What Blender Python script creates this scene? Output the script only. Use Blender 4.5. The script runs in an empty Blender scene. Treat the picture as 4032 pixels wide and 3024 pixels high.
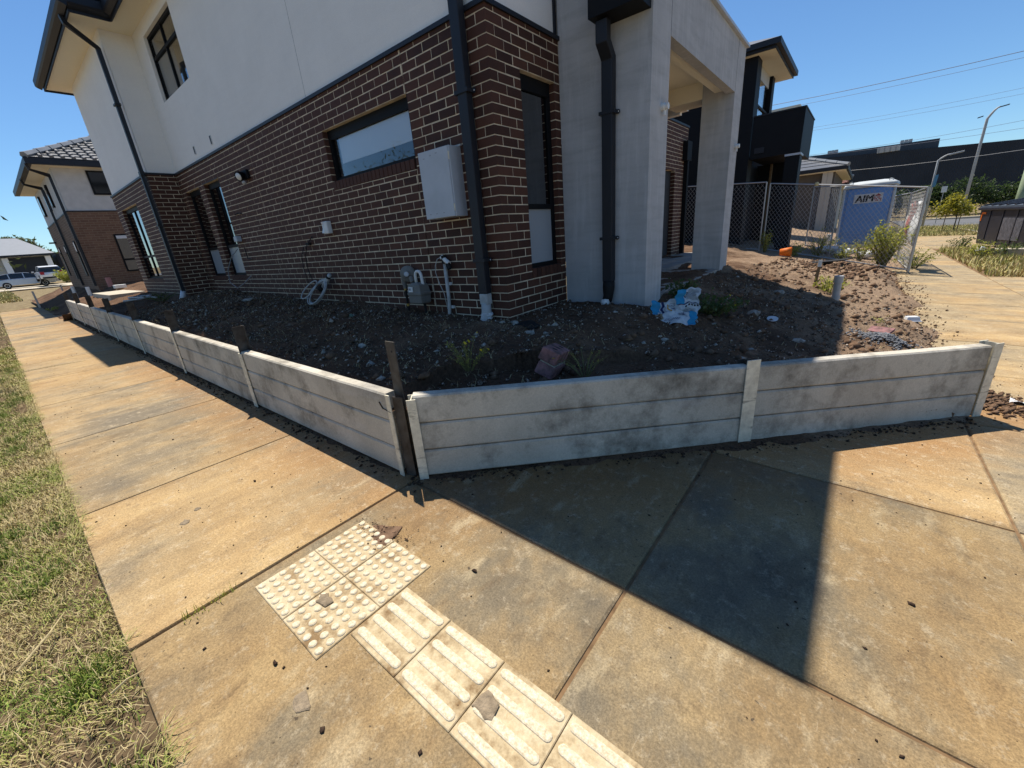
import bpy, math, random
import numpy as np
from mathutils import Vector, Matrix
random.seed(7); RNG = np.random.default_rng(11)
SC = bpy.context.scene
COL = SC.collection

# ---------------------------------------------------------------- camera, sky, sun, exposure
cam_d = bpy.data.cameras.new('camera'); cam = bpy.data.objects.new('camera', cam_d); COL.objects.link(cam)
cam_d.sensor_width = 36.0; cam_d.lens = 1602.144 / 4032 * 36; cam_d.clip_start = 0.05; cam_d.clip_end = 2000
PITCH, ROLL, YAW = -0.347556821, -0.0874871326, 0.700720925
fwd = Vector((-math.sin(YAW) * math.cos(PITCH), math.cos(YAW) * math.cos(PITCH), math.sin(PITCH)))
rgt = Vector((math.cos(YAW), math.sin(YAW), 0)); upv = rgt.cross(fwd)
r2 = rgt * math.cos(ROLL) + upv * math.sin(ROLL); u2 = -rgt * math.sin(ROLL) + upv * math.cos(ROLL)
m = Matrix((r2, u2, -fwd)).transposed().to_4x4(); m.translation = Vector((2.77675874, -3.36025954, 0.732962776))
cam.matrix_world = m
SC.camera = cam

SUN_TRAVEL = Vector((0.36, -0.245, -1.0)).normalized()
to_sun = -SUN_TRAVEL
elev = math.asin(to_sun.z); azim = math.atan2(to_sun.x, to_sun.y)
W = bpy.data.worlds.new('World'); SC.world = W; W.use_nodes = True
wn = W.node_tree; bgn = wn.nodes['Background']
sky = wn.nodes.new('ShaderNodeTexSky'); sky.sky_type = 'NISHITA'; sky.sun_disc = False
sky.sun_elevation = elev; sky.sun_rotation = azim; sky.altitude = 50; sky.air_density = 1.0; sky.dust_density = 0.0; sky.ozone_density = 2.5
tint = wn.nodes.new('ShaderNodeMix'); tint.data_type = 'RGBA'; tint.blend_type = 'MULTIPLY'; tint.inputs[0].default_value = 1.0; tint.inputs[7].default_value = (0.62, 0.83, 1.0, 1)
wn.links.new(sky.outputs[0], tint.inputs[6]); wn.links.new(tint.outputs[2], bgn.inputs[0]); bgn.inputs[1].default_value = 0.09
sd = bpy.data.lights.new('sun', 'SUN'); sd.energy = 5.0; sd.angle = math.radians(0.53); sd.color = (1.0, 0.93, 0.82)
so = bpy.data.objects.new('sun', sd); COL.objects.link(so); so.rotation_euler = SUN_TRAVEL.to_track_quat('-Z', 'Y').to_euler(); so.location = (-10, 10, 30)
SC.view_settings.view_transform = 'Standard'; SC.view_settings.look = 'None'; SC.view_settings.exposure = 0.55; SC.view_settings.gamma = 1.0
try: SC.view_settings.use_curve_mapping = False
except Exception: pass
SC.cycles.max_bounces = 6; SC.cycles.transparent_max_bounces = 24

# ---------------------------------------------------------------- helpers
ROOTORG = {}
def root_org(o):
    while o.parent is not None: o = o.parent
    return ROOTORG.get(o.name, Vector((0, 0, 0)))
def tag(o, label=None, cat=None, group=None, kind=None):
    if label: o['label'] = label
    if cat: o['category'] = cat
    if group: o['group'] = group
    if kind: o['kind'] = kind
    return o
def thing(name, label, cat, loc=(0, 0, 0), rotz=None, group=None):
    o = bpy.data.objects.new(name, None); o.empty_display_size = 0.1; COL.objects.link(o); o.location = loc
    if rotz is None: ROOTORG[o.name] = Vector(loc)
    else: o.rotation_euler = (0, 0, rotz); ROOTORG[o.name] = Vector((0, 0, 0))
    return tag(o, label, cat, group)
class MB:
    def __init__(s): s.v = []; s.f = []
    def add(s, vs, fs):
        b = len(s.v); s.v += [tuple(p) for p in vs]; s.f += [tuple(i + b for i in f) for f in fs]; return s
    def box(s, x0, x1, y0, y1, z0, z1):
        if x1 < x0: x0, x1 = x1, x0
        if y1 < y0: y0, y1 = y1, y0
        if z1 < z0: z0, z1 = z1, z0
        return s.add([(x0,y0,z0),(x1,y0,z0),(x1,y1,z0),(x0,y1,z0),(x0,y0,z1),(x1,y0,z1),(x1,y1,z1),(x0,y1,z1)],
                     [(0,3,2,1),(4,5,6,7),(0,1,5,4),(1,2,6,5),(2,3,7,6),(3,0,4,7)])
    def obox(s, c, a, b, n):           # centre and three half-extent vectors
        c, a, b, n = map(Vector, (c, a, b, n)); vs = []
        for k in (-1, 1):
            for (i, j) in ((-1,-1),(1,-1),(1,1),(-1,1)): vs.append(c + a*i + b*j + n*k)
        fs = [(0,3,2,1),(4,5,6,7),(0,1,5,4),(1,2,6,5),(2,3,7,6),(3,0,4,7)]
        if a.cross(b).dot(n) < 0: fs = [f[::-1] for f in fs]
        return s.add(vs, fs)
    def loft(s, loops, cap=True):
        n = len(loops[0]); b = len(s.v)
        for l in loops: s.v += [tuple(p) for p in l]
        for k in range(len(loops) - 1):
            for i in range(n):
                j = (i + 1) % n; s.f.append((b+k*n+i, b+k*n+j, b+(k+1)*n+j, b+(k+1)*n+i))
        if cap:
            s.f.append(tuple(b + i for i in range(n))[::-1]); e = b + (len(loops)-1)*n; s.f.append(tuple(e + i for i in range(n)))
        return s
    def tube(s, pts, r, n=8, cap=True):
        pts = [Vector(p) for p in pts]; rs = r if isinstance(r, (list, tuple)) else [r]*len(pts); loops = []; ref = None
        for i, p in enumerate(pts):
            d = (pts[min(i+1, len(pts)-1)] - pts[max(i-1, 0)]).normalized()
            if ref is None: ref = Vector((0,0,1)) if abs(d.z) < 0.9 else Vector((1,0,0))
            a = d.cross(ref).normalized(); b = a.cross(d).normalized(); ref = b
            loops.append([p + (a*math.cos(t) + b*math.sin(t))*rs[i] for t in [2*math.pi*k/n for k in range(n)]])
        return s.loft(loops, cap)
    def sweep(s, pts, prof, up=(0,0,1), cap=True):   # profile (a, b) in the frame side, up
        pts = [Vector(p) for p in pts]; up = Vector(up); loops = []
        for i, p in enumerate(pts):
            d0 = (pts[i] - pts[i-1]).normalized() if i else (pts[1]-pts[0]).normalized()
            d1 = (pts[i+1] - pts[i]).normalized() if i < len(pts)-1 else d0
            d = (d0 + d1).normalized(); a0 = d0.cross(up).normalized(); k = 1/max(0.3, d.dot(d0))
            b = a0.cross(d).normalized()
            loops.append([p + a0*q[0] + b*q[1]*k for q in prof])
        return s.loft(loops, cap)
    def lathe(s, c, prof, n=16, axis=(0,0,1)):
        ax = Vector(axis).normalized(); ref = Vector((1,0,0)) if abs(ax.x) < .9 else Vector((0,1,0))
        a = ax.cross(ref).normalized(); b = ax.cross(a); c = Vector(c)
        return s.loft([[c + ax*z + (a*math.cos(t)+b*math.sin(t))*max(r,1e-4) for t in [2*math.pi*k/n for k in range(n)]] for r, z in prof])
    def quad(s, *p): return s.add(p, [tuple(range(len(p)))])
    def build(s, name, mat, parent=None, smooth=False, bevel=0, seg=2, label=None, local=False):
        me = bpy.data.meshes.new(name); o = bpy.data.objects.new(name, me); COL.objects.link(o)
        if parent is not None:
            off = root_org(parent); o.parent = parent
        elif local: off = Vector((0,0,0))
        else:
            a = np.array(s.v); off = Vector(((a[:,0].min()+a[:,0].max())/2, (a[:,1].min()+a[:,1].max())/2, a[:,2].min())); o.location = off; 
        if parent is None: ROOTORG[o.name] = off
        me.from_pydata([(p[0]-off[0], p[1]-off[1], p[2]-off[2]) for p in s.v], [], s.f)
        me.validate(); me.update()
        if mat is not None: me.materials.append(mat)
        if smooth: me.polygons.foreach_set('use_smooth', [True]*len(me.polygons))
        if bevel:
            md = o.modifiers.new('bevel', 'BEVEL'); md.width = bevel; md.segments = seg; md.limit_method = 'ANGLE'; md.angle_limit = 0.7
        if label: o['label'] = label
        return o
def npmesh(name, V, F, mat, parent=None, smooth=False, off=None):
    V = np.asarray(V, dtype=np.float64); F = np.asarray(F)
    if off is None: off = root_org(parent) if parent is not None else Vector((V[:,0].mean(), V[:,1].mean(), V[:,2].min()))
    me = bpy.data.meshes.new(name); n, k = F.shape
    me.vertices.add(len(V)); me.vertices.foreach_set('co', (V - np.array(off)).astype(np.float32).ravel())
    me.loops.add(n*k); me.loops.foreach_set('vertex_index', F.ravel().astype(np.int32))
    me.polygons.add(n); me.polygons.foreach_set('loop_start', np.arange(0, n*k, k, dtype=np.int32))
    me.update(calc_edges=True)
    if smooth: me.polygons.foreach_set('use_smooth', np.ones(n, dtype=bool))
    o = bpy.data.objects.new(name, me); COL.objects.link(o); me.materials.append(mat)
    if parent is not None: o.parent = parent
    else: o.location = off; ROOTORG[o.name] = Vector(off)
    return o

# value noise for terrain
_T = RNG.random((256, 256))
def vnoise(x, y):
    xi = np.floor(x).astype(int); yi = np.floor(y).astype(int); fx = x - xi; fy = y - yi
    fx = fx*fx*(3-2*fx); fy = fy*fy*(3-2*fy)
    a = _T[xi & 255, yi & 255]; b = _T[(xi+1) & 255, yi & 255]; c = _T[xi & 255, (yi+1) & 255]; d = _T[(xi+1) & 255, (yi+1) & 255]
    return (a*(1-fx)+b*fx)*(1-fy) + (c*(1-fx)+d*fx)*fy - 0.5
def fbm(x, y, o=4):
    s = 0; a = 1.0
    for i in range(o): s = s + a*vnoise(x*2**i + 17.3*i, y*2**i + 9.1*i); a *= 0.5
    return s
def ground(x, y):
    x = np.asarray(x, float); y = np.asarray(y, float)
    z = -0.79 - 0.035*np.clip(x-0.65, 0, 12) + 0.005*np.clip(0.65-x, 0, 18) + 0.013*np.clip(-17.35-x, 0, 80)
    return z - 0.012*np.clip(y+1.87, -6, 42)
def G(x, y): return float(ground(x, y))
def wtop(x): return -0.177 + 0.0078*np.clip(0.6-np.asarray(x, float), 0, 18)   # top of the left retaining wall
def dirt_z(x, y):
    x = np.asarray(x, float); y = np.asarray(y, float)
    z = -0.10 - 0.07*np.clip(-y, 0, 3) - 0.286*np.clip(x-0.9, 0, 9) + 0.02*np.clip(-x, 0, 9) + 0.012*np.clip(-9-x, 0, 14)
    far = np.clip((y-4.5)/6.0, 0, 1)*np.clip((x+1.5)/1.5, 0, 1); z = z*(1-far) + (-0.33-0.175*np.clip(x, -2, 9))*far
    lim = wtop(x) - 0.05 + 0.13*(y+1.87)
    z = np.where(x < 0.8, np.minimum(z, np.maximum(lim, -0.4)), z)
    # no wall beyond x = -17.4: the bank falls to the path
    t = np.clip((-17.12-x)/.12, 0, 1); bank = ground(x, y) + 0.02 + 0.42*np.clip(y+2.05, 0, 9)
    z = np.where(t > 0, np.minimum(z, bank)*t + z*(1-t), z)
    z = np.maximum(z, ground(x, y) + 0.02 - 0.12*np.clip(x-3.6, 0, 1))
    return z
def D(x, y): return float(dirt_z(x, y))
# ---------------------------------------------------------------- materials (all procedural, world-position based)
class NT:
    def __init__(s, name):
        s.m = bpy.data.materials.new(name); s.m.use_nodes = True; s.t = s.m.node_tree; s.n = s.t.nodes; s.b = s.n['Principled BSDF']
        g = s.n.new('ShaderNodeNewGeometry'); s.pos = g.outputs['Position']; s.geo = g
    def L(s, a, b): s.t.links.new(a, b)
    def noise(s, scale, detail=4, rough=0.55, stretch=None, src=None):
        v = src or s.pos
        if stretch:
            mp = s.n.new('ShaderNodeMapping'); mp.inputs['Scale'].default_value = stretch[:3]
            if len(stretch) > 3: mp.inputs['Rotation'].default_value = (0, 0, stretch[3])
            s.L(v, mp.inputs[0]); v = mp.outputs[0]
        n = s.n.new('ShaderNodeTexNoise'); n.inputs['Scale'].default_value = scale; n.inputs['Detail'].default_value = detail; n.inputs['Roughness'].default_value = rough
        s.L(v, n.inputs['Vector']); return n.outputs['Fac']
    def ramp(s, fac, stops):
        r = s.n.new('ShaderNodeValToRGB'); e = r.color_ramp.elements
        while len(e) < len(stops): e.new(0.5)
        for i, (p, c) in enumerate(stops):
            e[i].position = p; e[i].color = (c, c, c, 1) if isinstance(c, (int, float)) else (*c, 1)
        s.L(fac, r.inputs[0]); return r.outputs[0]
    def mix(s, fac, a, b, mode='MIX'):
        x = s.n.new('ShaderNodeMix'); x.data_type = 'RGBA'; x.blend_type = mode
        for k, v in ((0, fac), (6, a), (7, b)):
            if isinstance(v, (int, float)): x.inputs[k].default_value = v if k == 0 else (v, v, v, 1)
            elif isinstance(v, tuple): x.inputs[k].default_value = (*v, 1)
            else: s.L(v, x.inputs[k])
        return x.outputs[2]
    def math(s, op, a, b=None):
        x = s.n.new('ShaderNodeMath'); x.operation = op
        for k, v in ((0, a), (1, b)):
            if v is None: continue
            if isinstance(v, (int, float)): x.inputs[k].default_value = v
            else: s.L(v, x.inputs[k])
        return x.outputs[0]
    def col(s, c):
        if isinstance(c, tuple): s.b.inputs['Base Color'].default_value = (*c, 1)
        else: s.L(c, s.b.inputs['Base Color'])
    def bump(s, h, strength=0.3, dist=0.01, prev=None):
        b = s.n.new('ShaderNodeBump'); b.inputs['Strength'].default_value = strength; b.inputs['Distance'].default_value = dist
        s.L(h, b.inputs['Height'])
        if prev is not None: s.L(prev, b.inputs['Normal'])
        s.L(b.outputs[0], s.b.inputs['Normal']); return b.outputs[0]
    def set(s, rough=0.8, spec=0.3, metal=0.0):
        s.b.inputs['Roughness'].default_value = rough; s.b.inputs['Specular IOR Level'].default_value = spec; s.b.inputs['Metallic'].default_value = metal; return s.m
def dark(c, k): return tuple(v*k for v in c)
def simple(name, c, rough=0.6, var=0.25, scale=6, spec=0.3, metal=0, bump=0, bscale=60, c2=None):
    t = NT(name); n = t.noise(scale, 5); c2 = c2 or dark(c, 1-var)
    t.col(t.ramp(n, [(0.32, c2), (0.68, c)]))
    if bump: t.bump(t.noise(bscale, 4), bump, 0.01)
    return t.set(rough, spec, metal)
M = {}
def mk_brick(name, c0, c1):
    t = NT(name); oi = t.n.new('ShaderNodeObjectInfo')
    n = t.noise(7, 2); big = t.math('ADD', t.math('MULTIPLY', oi.outputs['Random'], 0.6), t.math('MULTIPLY', n, 0.4))
    c = t.ramp(big, [(0.15, c0), (0.85, c1)]); sp = t.noise(220, 3)
    c = t.mix(t.ramp(sp, [(0.62, 0), (0.72, 0.5)]), c, (0.16, 0.10, 0.08)); t.col(c)
    t.bump(sp, 0.5, 0.004); M[name] = t.set(0.75, 0.35)
mk_brick('brick', (0.034, 0.0132, 0.0085), (0.094, 0.036, 0.021))
M['mortar'] = simple('mortar', (0.76, 0.64, 0.465), 0.9, 0.38, 5, 0.2, bump=0.5, bscale=120)
def render_mat(name, c, streak=0.0, blot=0.12):
    t = NT(name); a = t.noise(1.6, 6, 0.6); col = t.ramp(a, [(0.3, dark(c, 1-blot)), (0.7, c)])
    if streak:
        st = t.noise(3.0, 5, 0.6, (0.6, 0.6, 4)); col = t.mix(t.ramp(st, [(0.45, 0), (0.75, streak)]), col, dark(c, 0.55))
        ver = t.noise(5.0, 5, 0.6, (3, 3, 0.35)); col = t.mix(t.ramp(ver, [(0.5, 0), (0.8, streak*.8)]), col, dark(c, 1.35))
    sp = t.noise(160, 4, 0.7); col = t.mix(0.35, col, t.ramp(sp, [(0.3, dark(c, 0.7)), (0.7, dark(c, 1.12))])); t.col(col)
    t.bump(sp, 0.45, 0.006); M[name] = t.set(0.9, 0.2)
render_mat('render', (0.88, 0.85, 0.80), .10, .09)
render_mat('portico', (0.50, 0.495, 0.49), 0.75, 0.28)
render_mat('soffit', (0.86, 0.78, 0.60), 0, 0.06)
M['trim'] = simple('trim', (0.016, 0.018, 0.024), 0.5, 0.2, 3, 0.35)
M['black'] = simple('black', (0.007, 0.0075, 0.009), 0.6, 0.2, 3, 0.18)
M['charcoal'] = simple('charcoal', (0.03, 0.032, 0.036), 0.7, 0.2, 2, 0.3, bump=.2)
M['steelgrey'] = simple('steelgrey', (0.46, 0.50, 0.55), 0.45, 0.12, 5, 0.4)
M['white'] = simple('white', (0.72, 0.72, 0.70), 0.5, 0.12, 8)
M['dullwhite'] = simple('dullwhite', (0.50, 0.50, 0.48), 0.6, 0.3, 14)
M['gasgrey'] = simple('gasgrey', (0.19, 0.18, 0.16), 0.55, 0.2, 12)
M['brass'] = simple('brass', (0.45, 0.30, 0.08), 0.4, 0.3, 20, .5, .7)
M['rubber'] = simple('rubber', (0.012, 0.012, 0.012), 0.7)
def glass(name, tint, refl):
    t = NT(name); n = t.n; out = n['Material Output']; n.remove(t.b)
    tr = n.new('ShaderNodeBsdfTransparent'); tr.inputs[0].default_value = (*tint, 1)
    gl = n.new('ShaderNodeBsdfGlossy'); gl.inputs['Roughness'].default_value = 0.015; gl.inputs[0].default_value = (.95, .97, 1, 1)
    lw0 = n.new('ShaderNodeLayerWeight'); lw0.inputs[0].default_value = 0.5; lw = n.new('ShaderNodeMath'); lw.operation = 'POWER'; lw.inputs[1].default_value = 3.2; t.L(lw0.outputs['Facing'], lw.inputs[0])
    a = n.new('ShaderNodeMath'); a.operation = 'MULTIPLY_ADD'; a.inputs[1].default_value = 0.75; a.inputs[2].default_value = refl; a.use_clamp = True
    t.L(lw.outputs[0], a.inputs[0]); mx = n.new('ShaderNodeMixShader'); t.L(a.outputs[0], mx.inputs[0]); t.L(tr.outputs[0], mx.inputs[1]); t.L(gl.outputs[0], mx.inputs[2]); t.L(mx.outputs[0], out.inputs[0]); M[name] = t.m
glass('glass', (0.90, 0.92, 0.93), 0.05); glass('darkglass', (0.12, 0.13, 0.14), 0.16)
# concrete paving with clay stains
def paving(name, sx, sy, clay=1.0, wash=1.0, rot=0.0, dk=1.0, sk=1.0, gr=0.0):
    t = NT(name); oi = t.n.new('ShaderNodeObjectInfo'); sh = t.n.new('ShaderNodeVectorMath'); sh.operation = 'ADD'; cb = t.n.new('ShaderNodeCombineXYZ'); t.L(t.math('MULTIPLY', oi.outputs['Random'], 37.0), cb.inputs[2]); wpos = t.pos; t.L(t.pos, sh.inputs[0]); t.L(cb.outputs[0], sh.inputs[1]); t.pos = sh.outputs[0]   # every slab has its own stains
    big = t.noise(0.55, 5, 0.6); mid = t.noise(3.1, 7, 0.68); st = t.noise(1.0, 8, 0.7, (sx, sy, 1, rot)); st2 = t.noise(1.0, 6, 0.65, (sx*5, sy*3.2, 1, rot))
    sand = t.ramp(mid, [(0.30, (0.235, 0.180, 0.112)), (0.52, (0.355, 0.275, 0.165)), (0.72, (0.47, 0.375, 0.235))])
    grey = t.ramp(st, [(0.35, (0.175, 0.150, 0.115)), (0.65, (0.30, 0.255, 0.185))])
    cl = t.ramp(st, [(0.30, (0.25, 0.150, 0.066)), (0.48, (0.40, 0.265, 0.125)), (0.66, (0.52, 0.385, 0.205))])
    f = t.math('ADD', t.math('MULTIPLY', big, 0.7), t.math('MULTIPLY', st, 0.5))
    c = t.mix(t.ramp(f, [(0.44+gr, 1), (0.56+gr, 0)]), sand, grey); c = t.mix(t.ramp(f, [(0.60-0.08*clay, 0), (0.74-0.08*clay, 0.92)]), c, cl)
    sep = t.n.new('ShaderNodeSeparateXYZ'); t.L(wpos, sep.inputs[0]); X, Y = sep.outputs[0], sep.outputs[1]; yx = t.math('SUBTRACT', Y, X)
    if wash:   # rusty clay washed out from the foot of the retaining wall
        d1 = t.math('ADD', Y, 2.66); d2 = t.math('MULTIPLY', t.math('ADD', yx, 3.75), 0.75); dd = t.math('MINIMUM', d1, d2)
        mask = t.math('MAXIMUM', t.math('LESS_THAN', yx, -2.35), t.math('LESS_THAN', X, 0.62))
        near = t.math('MULTIPLY', t.math('ADD', dd, t.math('MULTIPLY', t.math('SUBTRACT', st, 0.5), 1.8)), mask); c = t.mix(t.ramp(near, [(0.05, 0.0), (0.7, 0.75)]), c, (0.29, 0.155, 0.062))
    c = t.mix(t.ramp(st2, [(0.56, 0), (0.70, 0.6*sk)]), c, (0.60, 0.50, 0.335)); c = t.mix(t.ramp(st2, [(0.30, 0.55*sk), (0.42, 0)]), c, (0.17, 0.105, 0.055))
    sc = t.noise(16, 9, 0.8); c = t.mix(t.ramp(sc, [(0.54, 0), (0.66, 0.55)]), c, (0.60, 0.52, 0.39)); bl = t.noise(5.5, 8, 0.75); c = t.mix(t.ramp(bl, [(0.56, 0), (0.70, 0.6)]), c, (0.16, 0.115, 0.072))
    for q, (rot2, sx2) in enumerate(((.5, 1.0), (2.1, 1.3), (1.2, .8))):      # thin pale scratches and drag marks
        ln = t.noise(1.0, 6, 0.75, (34*sx2, 2.2, 1, rot2+rot)); gate = t.noise(1.7+q, 3, 0.5); c = t.mix(t.math('MULTIPLY', t.ramp(ln, [(0.655, 0), (0.70, 0.6)]), t.ramp(gate, [(0.50, 0), (0.60, 1)])), c, (0.66, 0.58, 0.45))
    sp = t.noise(120, 4, 0.85); c = t.mix(0.8, c, t.ramp(sp, [(0.28, 0.35), (0.5, 0.92), (0.70, 1.5)]), 'MULTIPLY')
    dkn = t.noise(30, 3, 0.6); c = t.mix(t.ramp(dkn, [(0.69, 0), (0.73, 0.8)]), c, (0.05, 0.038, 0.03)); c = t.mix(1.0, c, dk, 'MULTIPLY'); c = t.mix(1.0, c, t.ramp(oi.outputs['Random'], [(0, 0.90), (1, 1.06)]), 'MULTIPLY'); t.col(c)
    b = t.bump(t.noise(260, 3), 0.35, 0.003); t.bump(st2, 0.25, 0.008, b); M[name] = t.set(0.85, 0.25)
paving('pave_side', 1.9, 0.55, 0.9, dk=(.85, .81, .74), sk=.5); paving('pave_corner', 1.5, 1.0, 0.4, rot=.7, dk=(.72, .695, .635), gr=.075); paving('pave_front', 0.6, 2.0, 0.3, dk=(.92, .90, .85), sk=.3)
M['joint'] = simple('joint', (0.23, 0.14, 0.07), 0.95, 0.5, 14)
t = NT('soil'); a = t.noise(1.1, 6, 0.65); b = t.noise(38, 6, 0.75); c = t.noise(150, 3, 0.7)
cc = t.ramp(a, [(0.3, (0.085, 0.05, 0.032)), (0.55, (0.165, 0.098, 0.060)), (0.75, (0.31, 0.205, 0.135))])
sep = t.n.new('ShaderNodeSeparateXYZ'); t.L(t.pos, sep.inputs[0]); dry = t.math('ADD', t.math('ADD', t.math('MULTIPLY', t.math('SUBTRACT', sep.outputs[0], 1.1), .30), t.math('MULTIPLY', t.math('SUBTRACT', sep.outputs[1], 2.4), .10)), t.math('MULTIPLY', t.math('SUBTRACT', a, .5), 2.2))  # dry: mask for the sunlit side of the yard, painted paler
cc = t.mix(t.ramp(dry, [(0.25, 0), (0.8, 0.85)]), cc, (0.36, 0.255, 0.17))      # sunlight on the yard painted in as paler soil towards the street
cc = t.mix(0.8, cc, t.ramp(b, [(0.3, 0.35), (0.55, 0.95), (0.72, 1.5)]), 'MULTIPLY'); cc = t.mix(t.ramp(c, [(0.66, 0), (0.72, 0.7)]), cc, (0.36, 0.29, 0.22)); t.col(cc)
p = t.bump(b, 0.9, 0.03); t.bump(c, 0.6, 0.008, p); M['soil'] = t.set(1.0, 0.1)
t = NT('pebble'); a = t.noise(55, 1); t.col(t.ramp(a, [(0.3, (0.06, 0.042, 0.032)), (0.50, (0.12, 0.08, 0.055)), (0.60, (0.24, 0.18, 0.13)), (0.72, (0.50, 0.44, 0.37))])); M['pebble'] = t.set(0.95, 0.15)
M['clod'] = simple('clod', (0.20, 0.125, 0.08), 1.0, 0.55, 18, 0.1, bump=.8, bscale=50)
M['crumb'] = simple('crumb', (0.07, 0.045, 0.032), 1.0, 0.5, 30, 0.1)
M['rubble'] = simple('rubble', (0.46, 0.42, 0.36), 0.95, 0.55, 30, 0.15, bump=.8, bscale=70)
M['bluegravel'] = simple('bluegravel', (0.21, 0.22, 0.24), 0.95, 0.45, 60, 0.2, bump=.8, bscale=90)
M['pinkbrick'] = simple('pinkbrick', (0.33, 0.17, 0.17), 0.9, 0.55, 16, 0.15, bump=.6, bscale=60, c2=(0.09, 0.06, 0.055))
# sleepers: smooth grey precast with dark mould and rust bleeding
t = NT('sleeper'); a = t.noise(1.5, 6, 0.65); s1 = t.noise(1.0, 5, 0.6, (1.2, 1.2, 7)); f = t.noise(90, 4, 0.75)
cc = t.ramp(a, [(0.3, (0.40, 0.365, 0.30)), (0.7, (0.60, 0.555, 0.465))]); bl = t.noise(2.1, 7, 0.7)
cc = t.mix(t.ramp(bl, [(0.49, 0), (0.68, 0.85)]), cc, (0.115, 0.100, 0.078)); cc = t.mix(t.ramp(s1, [(0.56, 0), (0.75, 0.4)]), cc, (0.55, 0.53, 0.5))
ru = t.noise(3.3, 6, 0.75); cc = t.mix(t.ramp(ru, [(0.70, 0), (0.76, 0.6)]), cc, (0.28, 0.12, 0.045))
cc = t.mix(0.4, cc, t.ramp(f, [(0.3, 0.6), (0.7, 1.3)]), 'MULTIPLY'); t.col(cc); t.bump(f, 0.3, 0.004); M['sleeper'] = t.set(0.85, 0.25)
t = NT('galv'); a = t.noise(14, 5, 0.7); b = t.noise(2.0, 5, 0.6, (3, 3, 14)); cc = t.ramp(a, [(0.3, (0.52, 0.48, 0.38)), (0.7, (0.82, 0.77, 0.62))]); cc = t.mix(t.ramp(b, [(0.58, 0), (0.66, 0.6)]), cc, (0.14, 0.12, 0.09)); t.col(cc); M['galv'] = t.set(0.6, 0.4, 0.15)
M['web'] = simple('web', (0.10, 0.092, 0.08), 0.7, 0.5, 12, 0.3, 0.2, c2=(0.045, 0.034, 0.026))  # dark steel; house shade on the posts is put into this colour
t = NT('tactile'); a = t.noise(7, 7, 0.7); b = t.noise(60, 4, 0.75); cc = t.ramp(a, [(0.34, (0.21, 0.135, 0.065)), (0.48, (0.44, 0.345, 0.205)), (0.7, (0.63, 0.545, 0.38))]); cc = t.mix(0.5, cc, t.ramp(b, [(0.3, 0.6), (0.65, 1.15)]), 'MULTIPLY'); t.col(cc); t.bump(b, .3, .003); M['tactile'] = t.set(0.85, 0.2)
t = NT('tactile_worn'); b = t.noise(75, 5, 0.8); cc = t.ramp(b, [(0.30, (0.36, 0.285, 0.175)), (0.5, (0.55, 0.47, 0.33)), (0.65, (0.69, 0.62, 0.48))]); t.col(cc); t.bump(b, .35, .003); M['tactile_worn'] = t.set(0.85, 0.2)
t = NT('grass'); a = t.noise(1.7, 4, 0.6); b = t.noise(95, 1, 0.5); f = t.math('ADD', t.math('MULTIPLY', a, 0.7), t.math('MULTIPLY', b, 0.55))
t.col(t.ramp(f, [(0.53, (0.47, 0.37, 0.19)), (0.63, (0.41, 0.345, 0.14)), (0.70, (0.29, 0.32, 0.065)), (0.79, (0.14, 0.22, 0.035))])); M['grass'] = t.set(0.7, 0.25); t.b.inputs['Subsurface Weight'].default_value = 0.0
M['straw'] = simple('straw', (0.52, 0.42, 0.22), 0.8, 0.4, 40)
def leafm(name, c0, c1, sc=9):
    t = NT(name); a = t.noise(sc, 2); t.col(t.ramp(a, [(0.35, c0), (0.65, c1)])); t.set(0.55, 0.35)
    tr = t.n.new('ShaderNodeBsdfTranslucent'); tr.inputs[0].default_value = (*[min(1, v*1.6) for v in c1], 1); mx = t.n.new('ShaderNodeMixShader'); mx.inputs[0].default_value = 0.35
    out = t.n['Material Output']; t.L(t.b.outputs[0], mx.inputs[1]); t.L(tr.outputs[0], mx.inputs[2]); t.L(mx.outputs[0], out.inputs[0]); M[name] = t.m
leafm('leaf_weed', (0.11, 0.15, 0.022), (0.33, 0.33, 0.06)); leafm('leaf_dark', (0.014, 0.026, 0.008), (0.045, 0.075, 0.02), 3)
leafm('leaf_yellow', (0.10, 0.12, 0.012), (0.30, 0.27, 0.03)); leafm('leaf_gum', (0.035, 0.05, 0.02), (0.09, 0.11, 0.04), 3); leafm('leaf_shade', (0.03, 0.055, 0.014), (0.075, 0.11, 0.03), 12)
leafm('petal', (0.55, 0.42, 0.02), (0.7, 0.55, 0.03)); leafm('leaf_orange', (0.35, 0.15, 0.02), (0.4, 0.28, 0.04))
M['stem'] = simple('stem', (0.16, 0.15, 0.06), 0.8); M['bark'] = simple('bark', (0.13, 0.095, 0.065), 0.95, 0.4, 8, .1, bump=.6, bscale=20)
M['timber'] = simple('timber', (0.26, 0.17, 0.09), 0.85, 0.4, 12)
M['loo'] = simple('loo', (0.14, 0.30, 0.62), 0.5, 0.12, 2, .4); M['loo_light'] = simple('loo_light', (0.50, 0.54, 0.56), 0.55, 0.15, 3)
M['ink'] = simple('ink', (0.012, 0.012, 0.016), 0.7); M['redink'] = simple('redink', (0.36, 0.05, 0.04), 0.7); M['orange'] = simple('orange', (0.75, 0.17, 0.012), 0.6, .35, 14)
M['bin'] = simple('bin', (0.016, 0.018, 0.030), 0.5, 0.4, 2, .4); M['binlid'] = simple('binlid', (0.075, 0.095, 0.125), 0.55, 0.3, 4)
t = NT('warehouse'); sep = t.n.new('ShaderNodeSeparateXYZ'); t.L(t.pos, sep.inputs[0]); a = t.noise(.3, 3); t.col(t.ramp(a, [(0.3, (0.020, 0.023, 0.030)), (0.7, (0.032, 0.036, 0.046))]))
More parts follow.
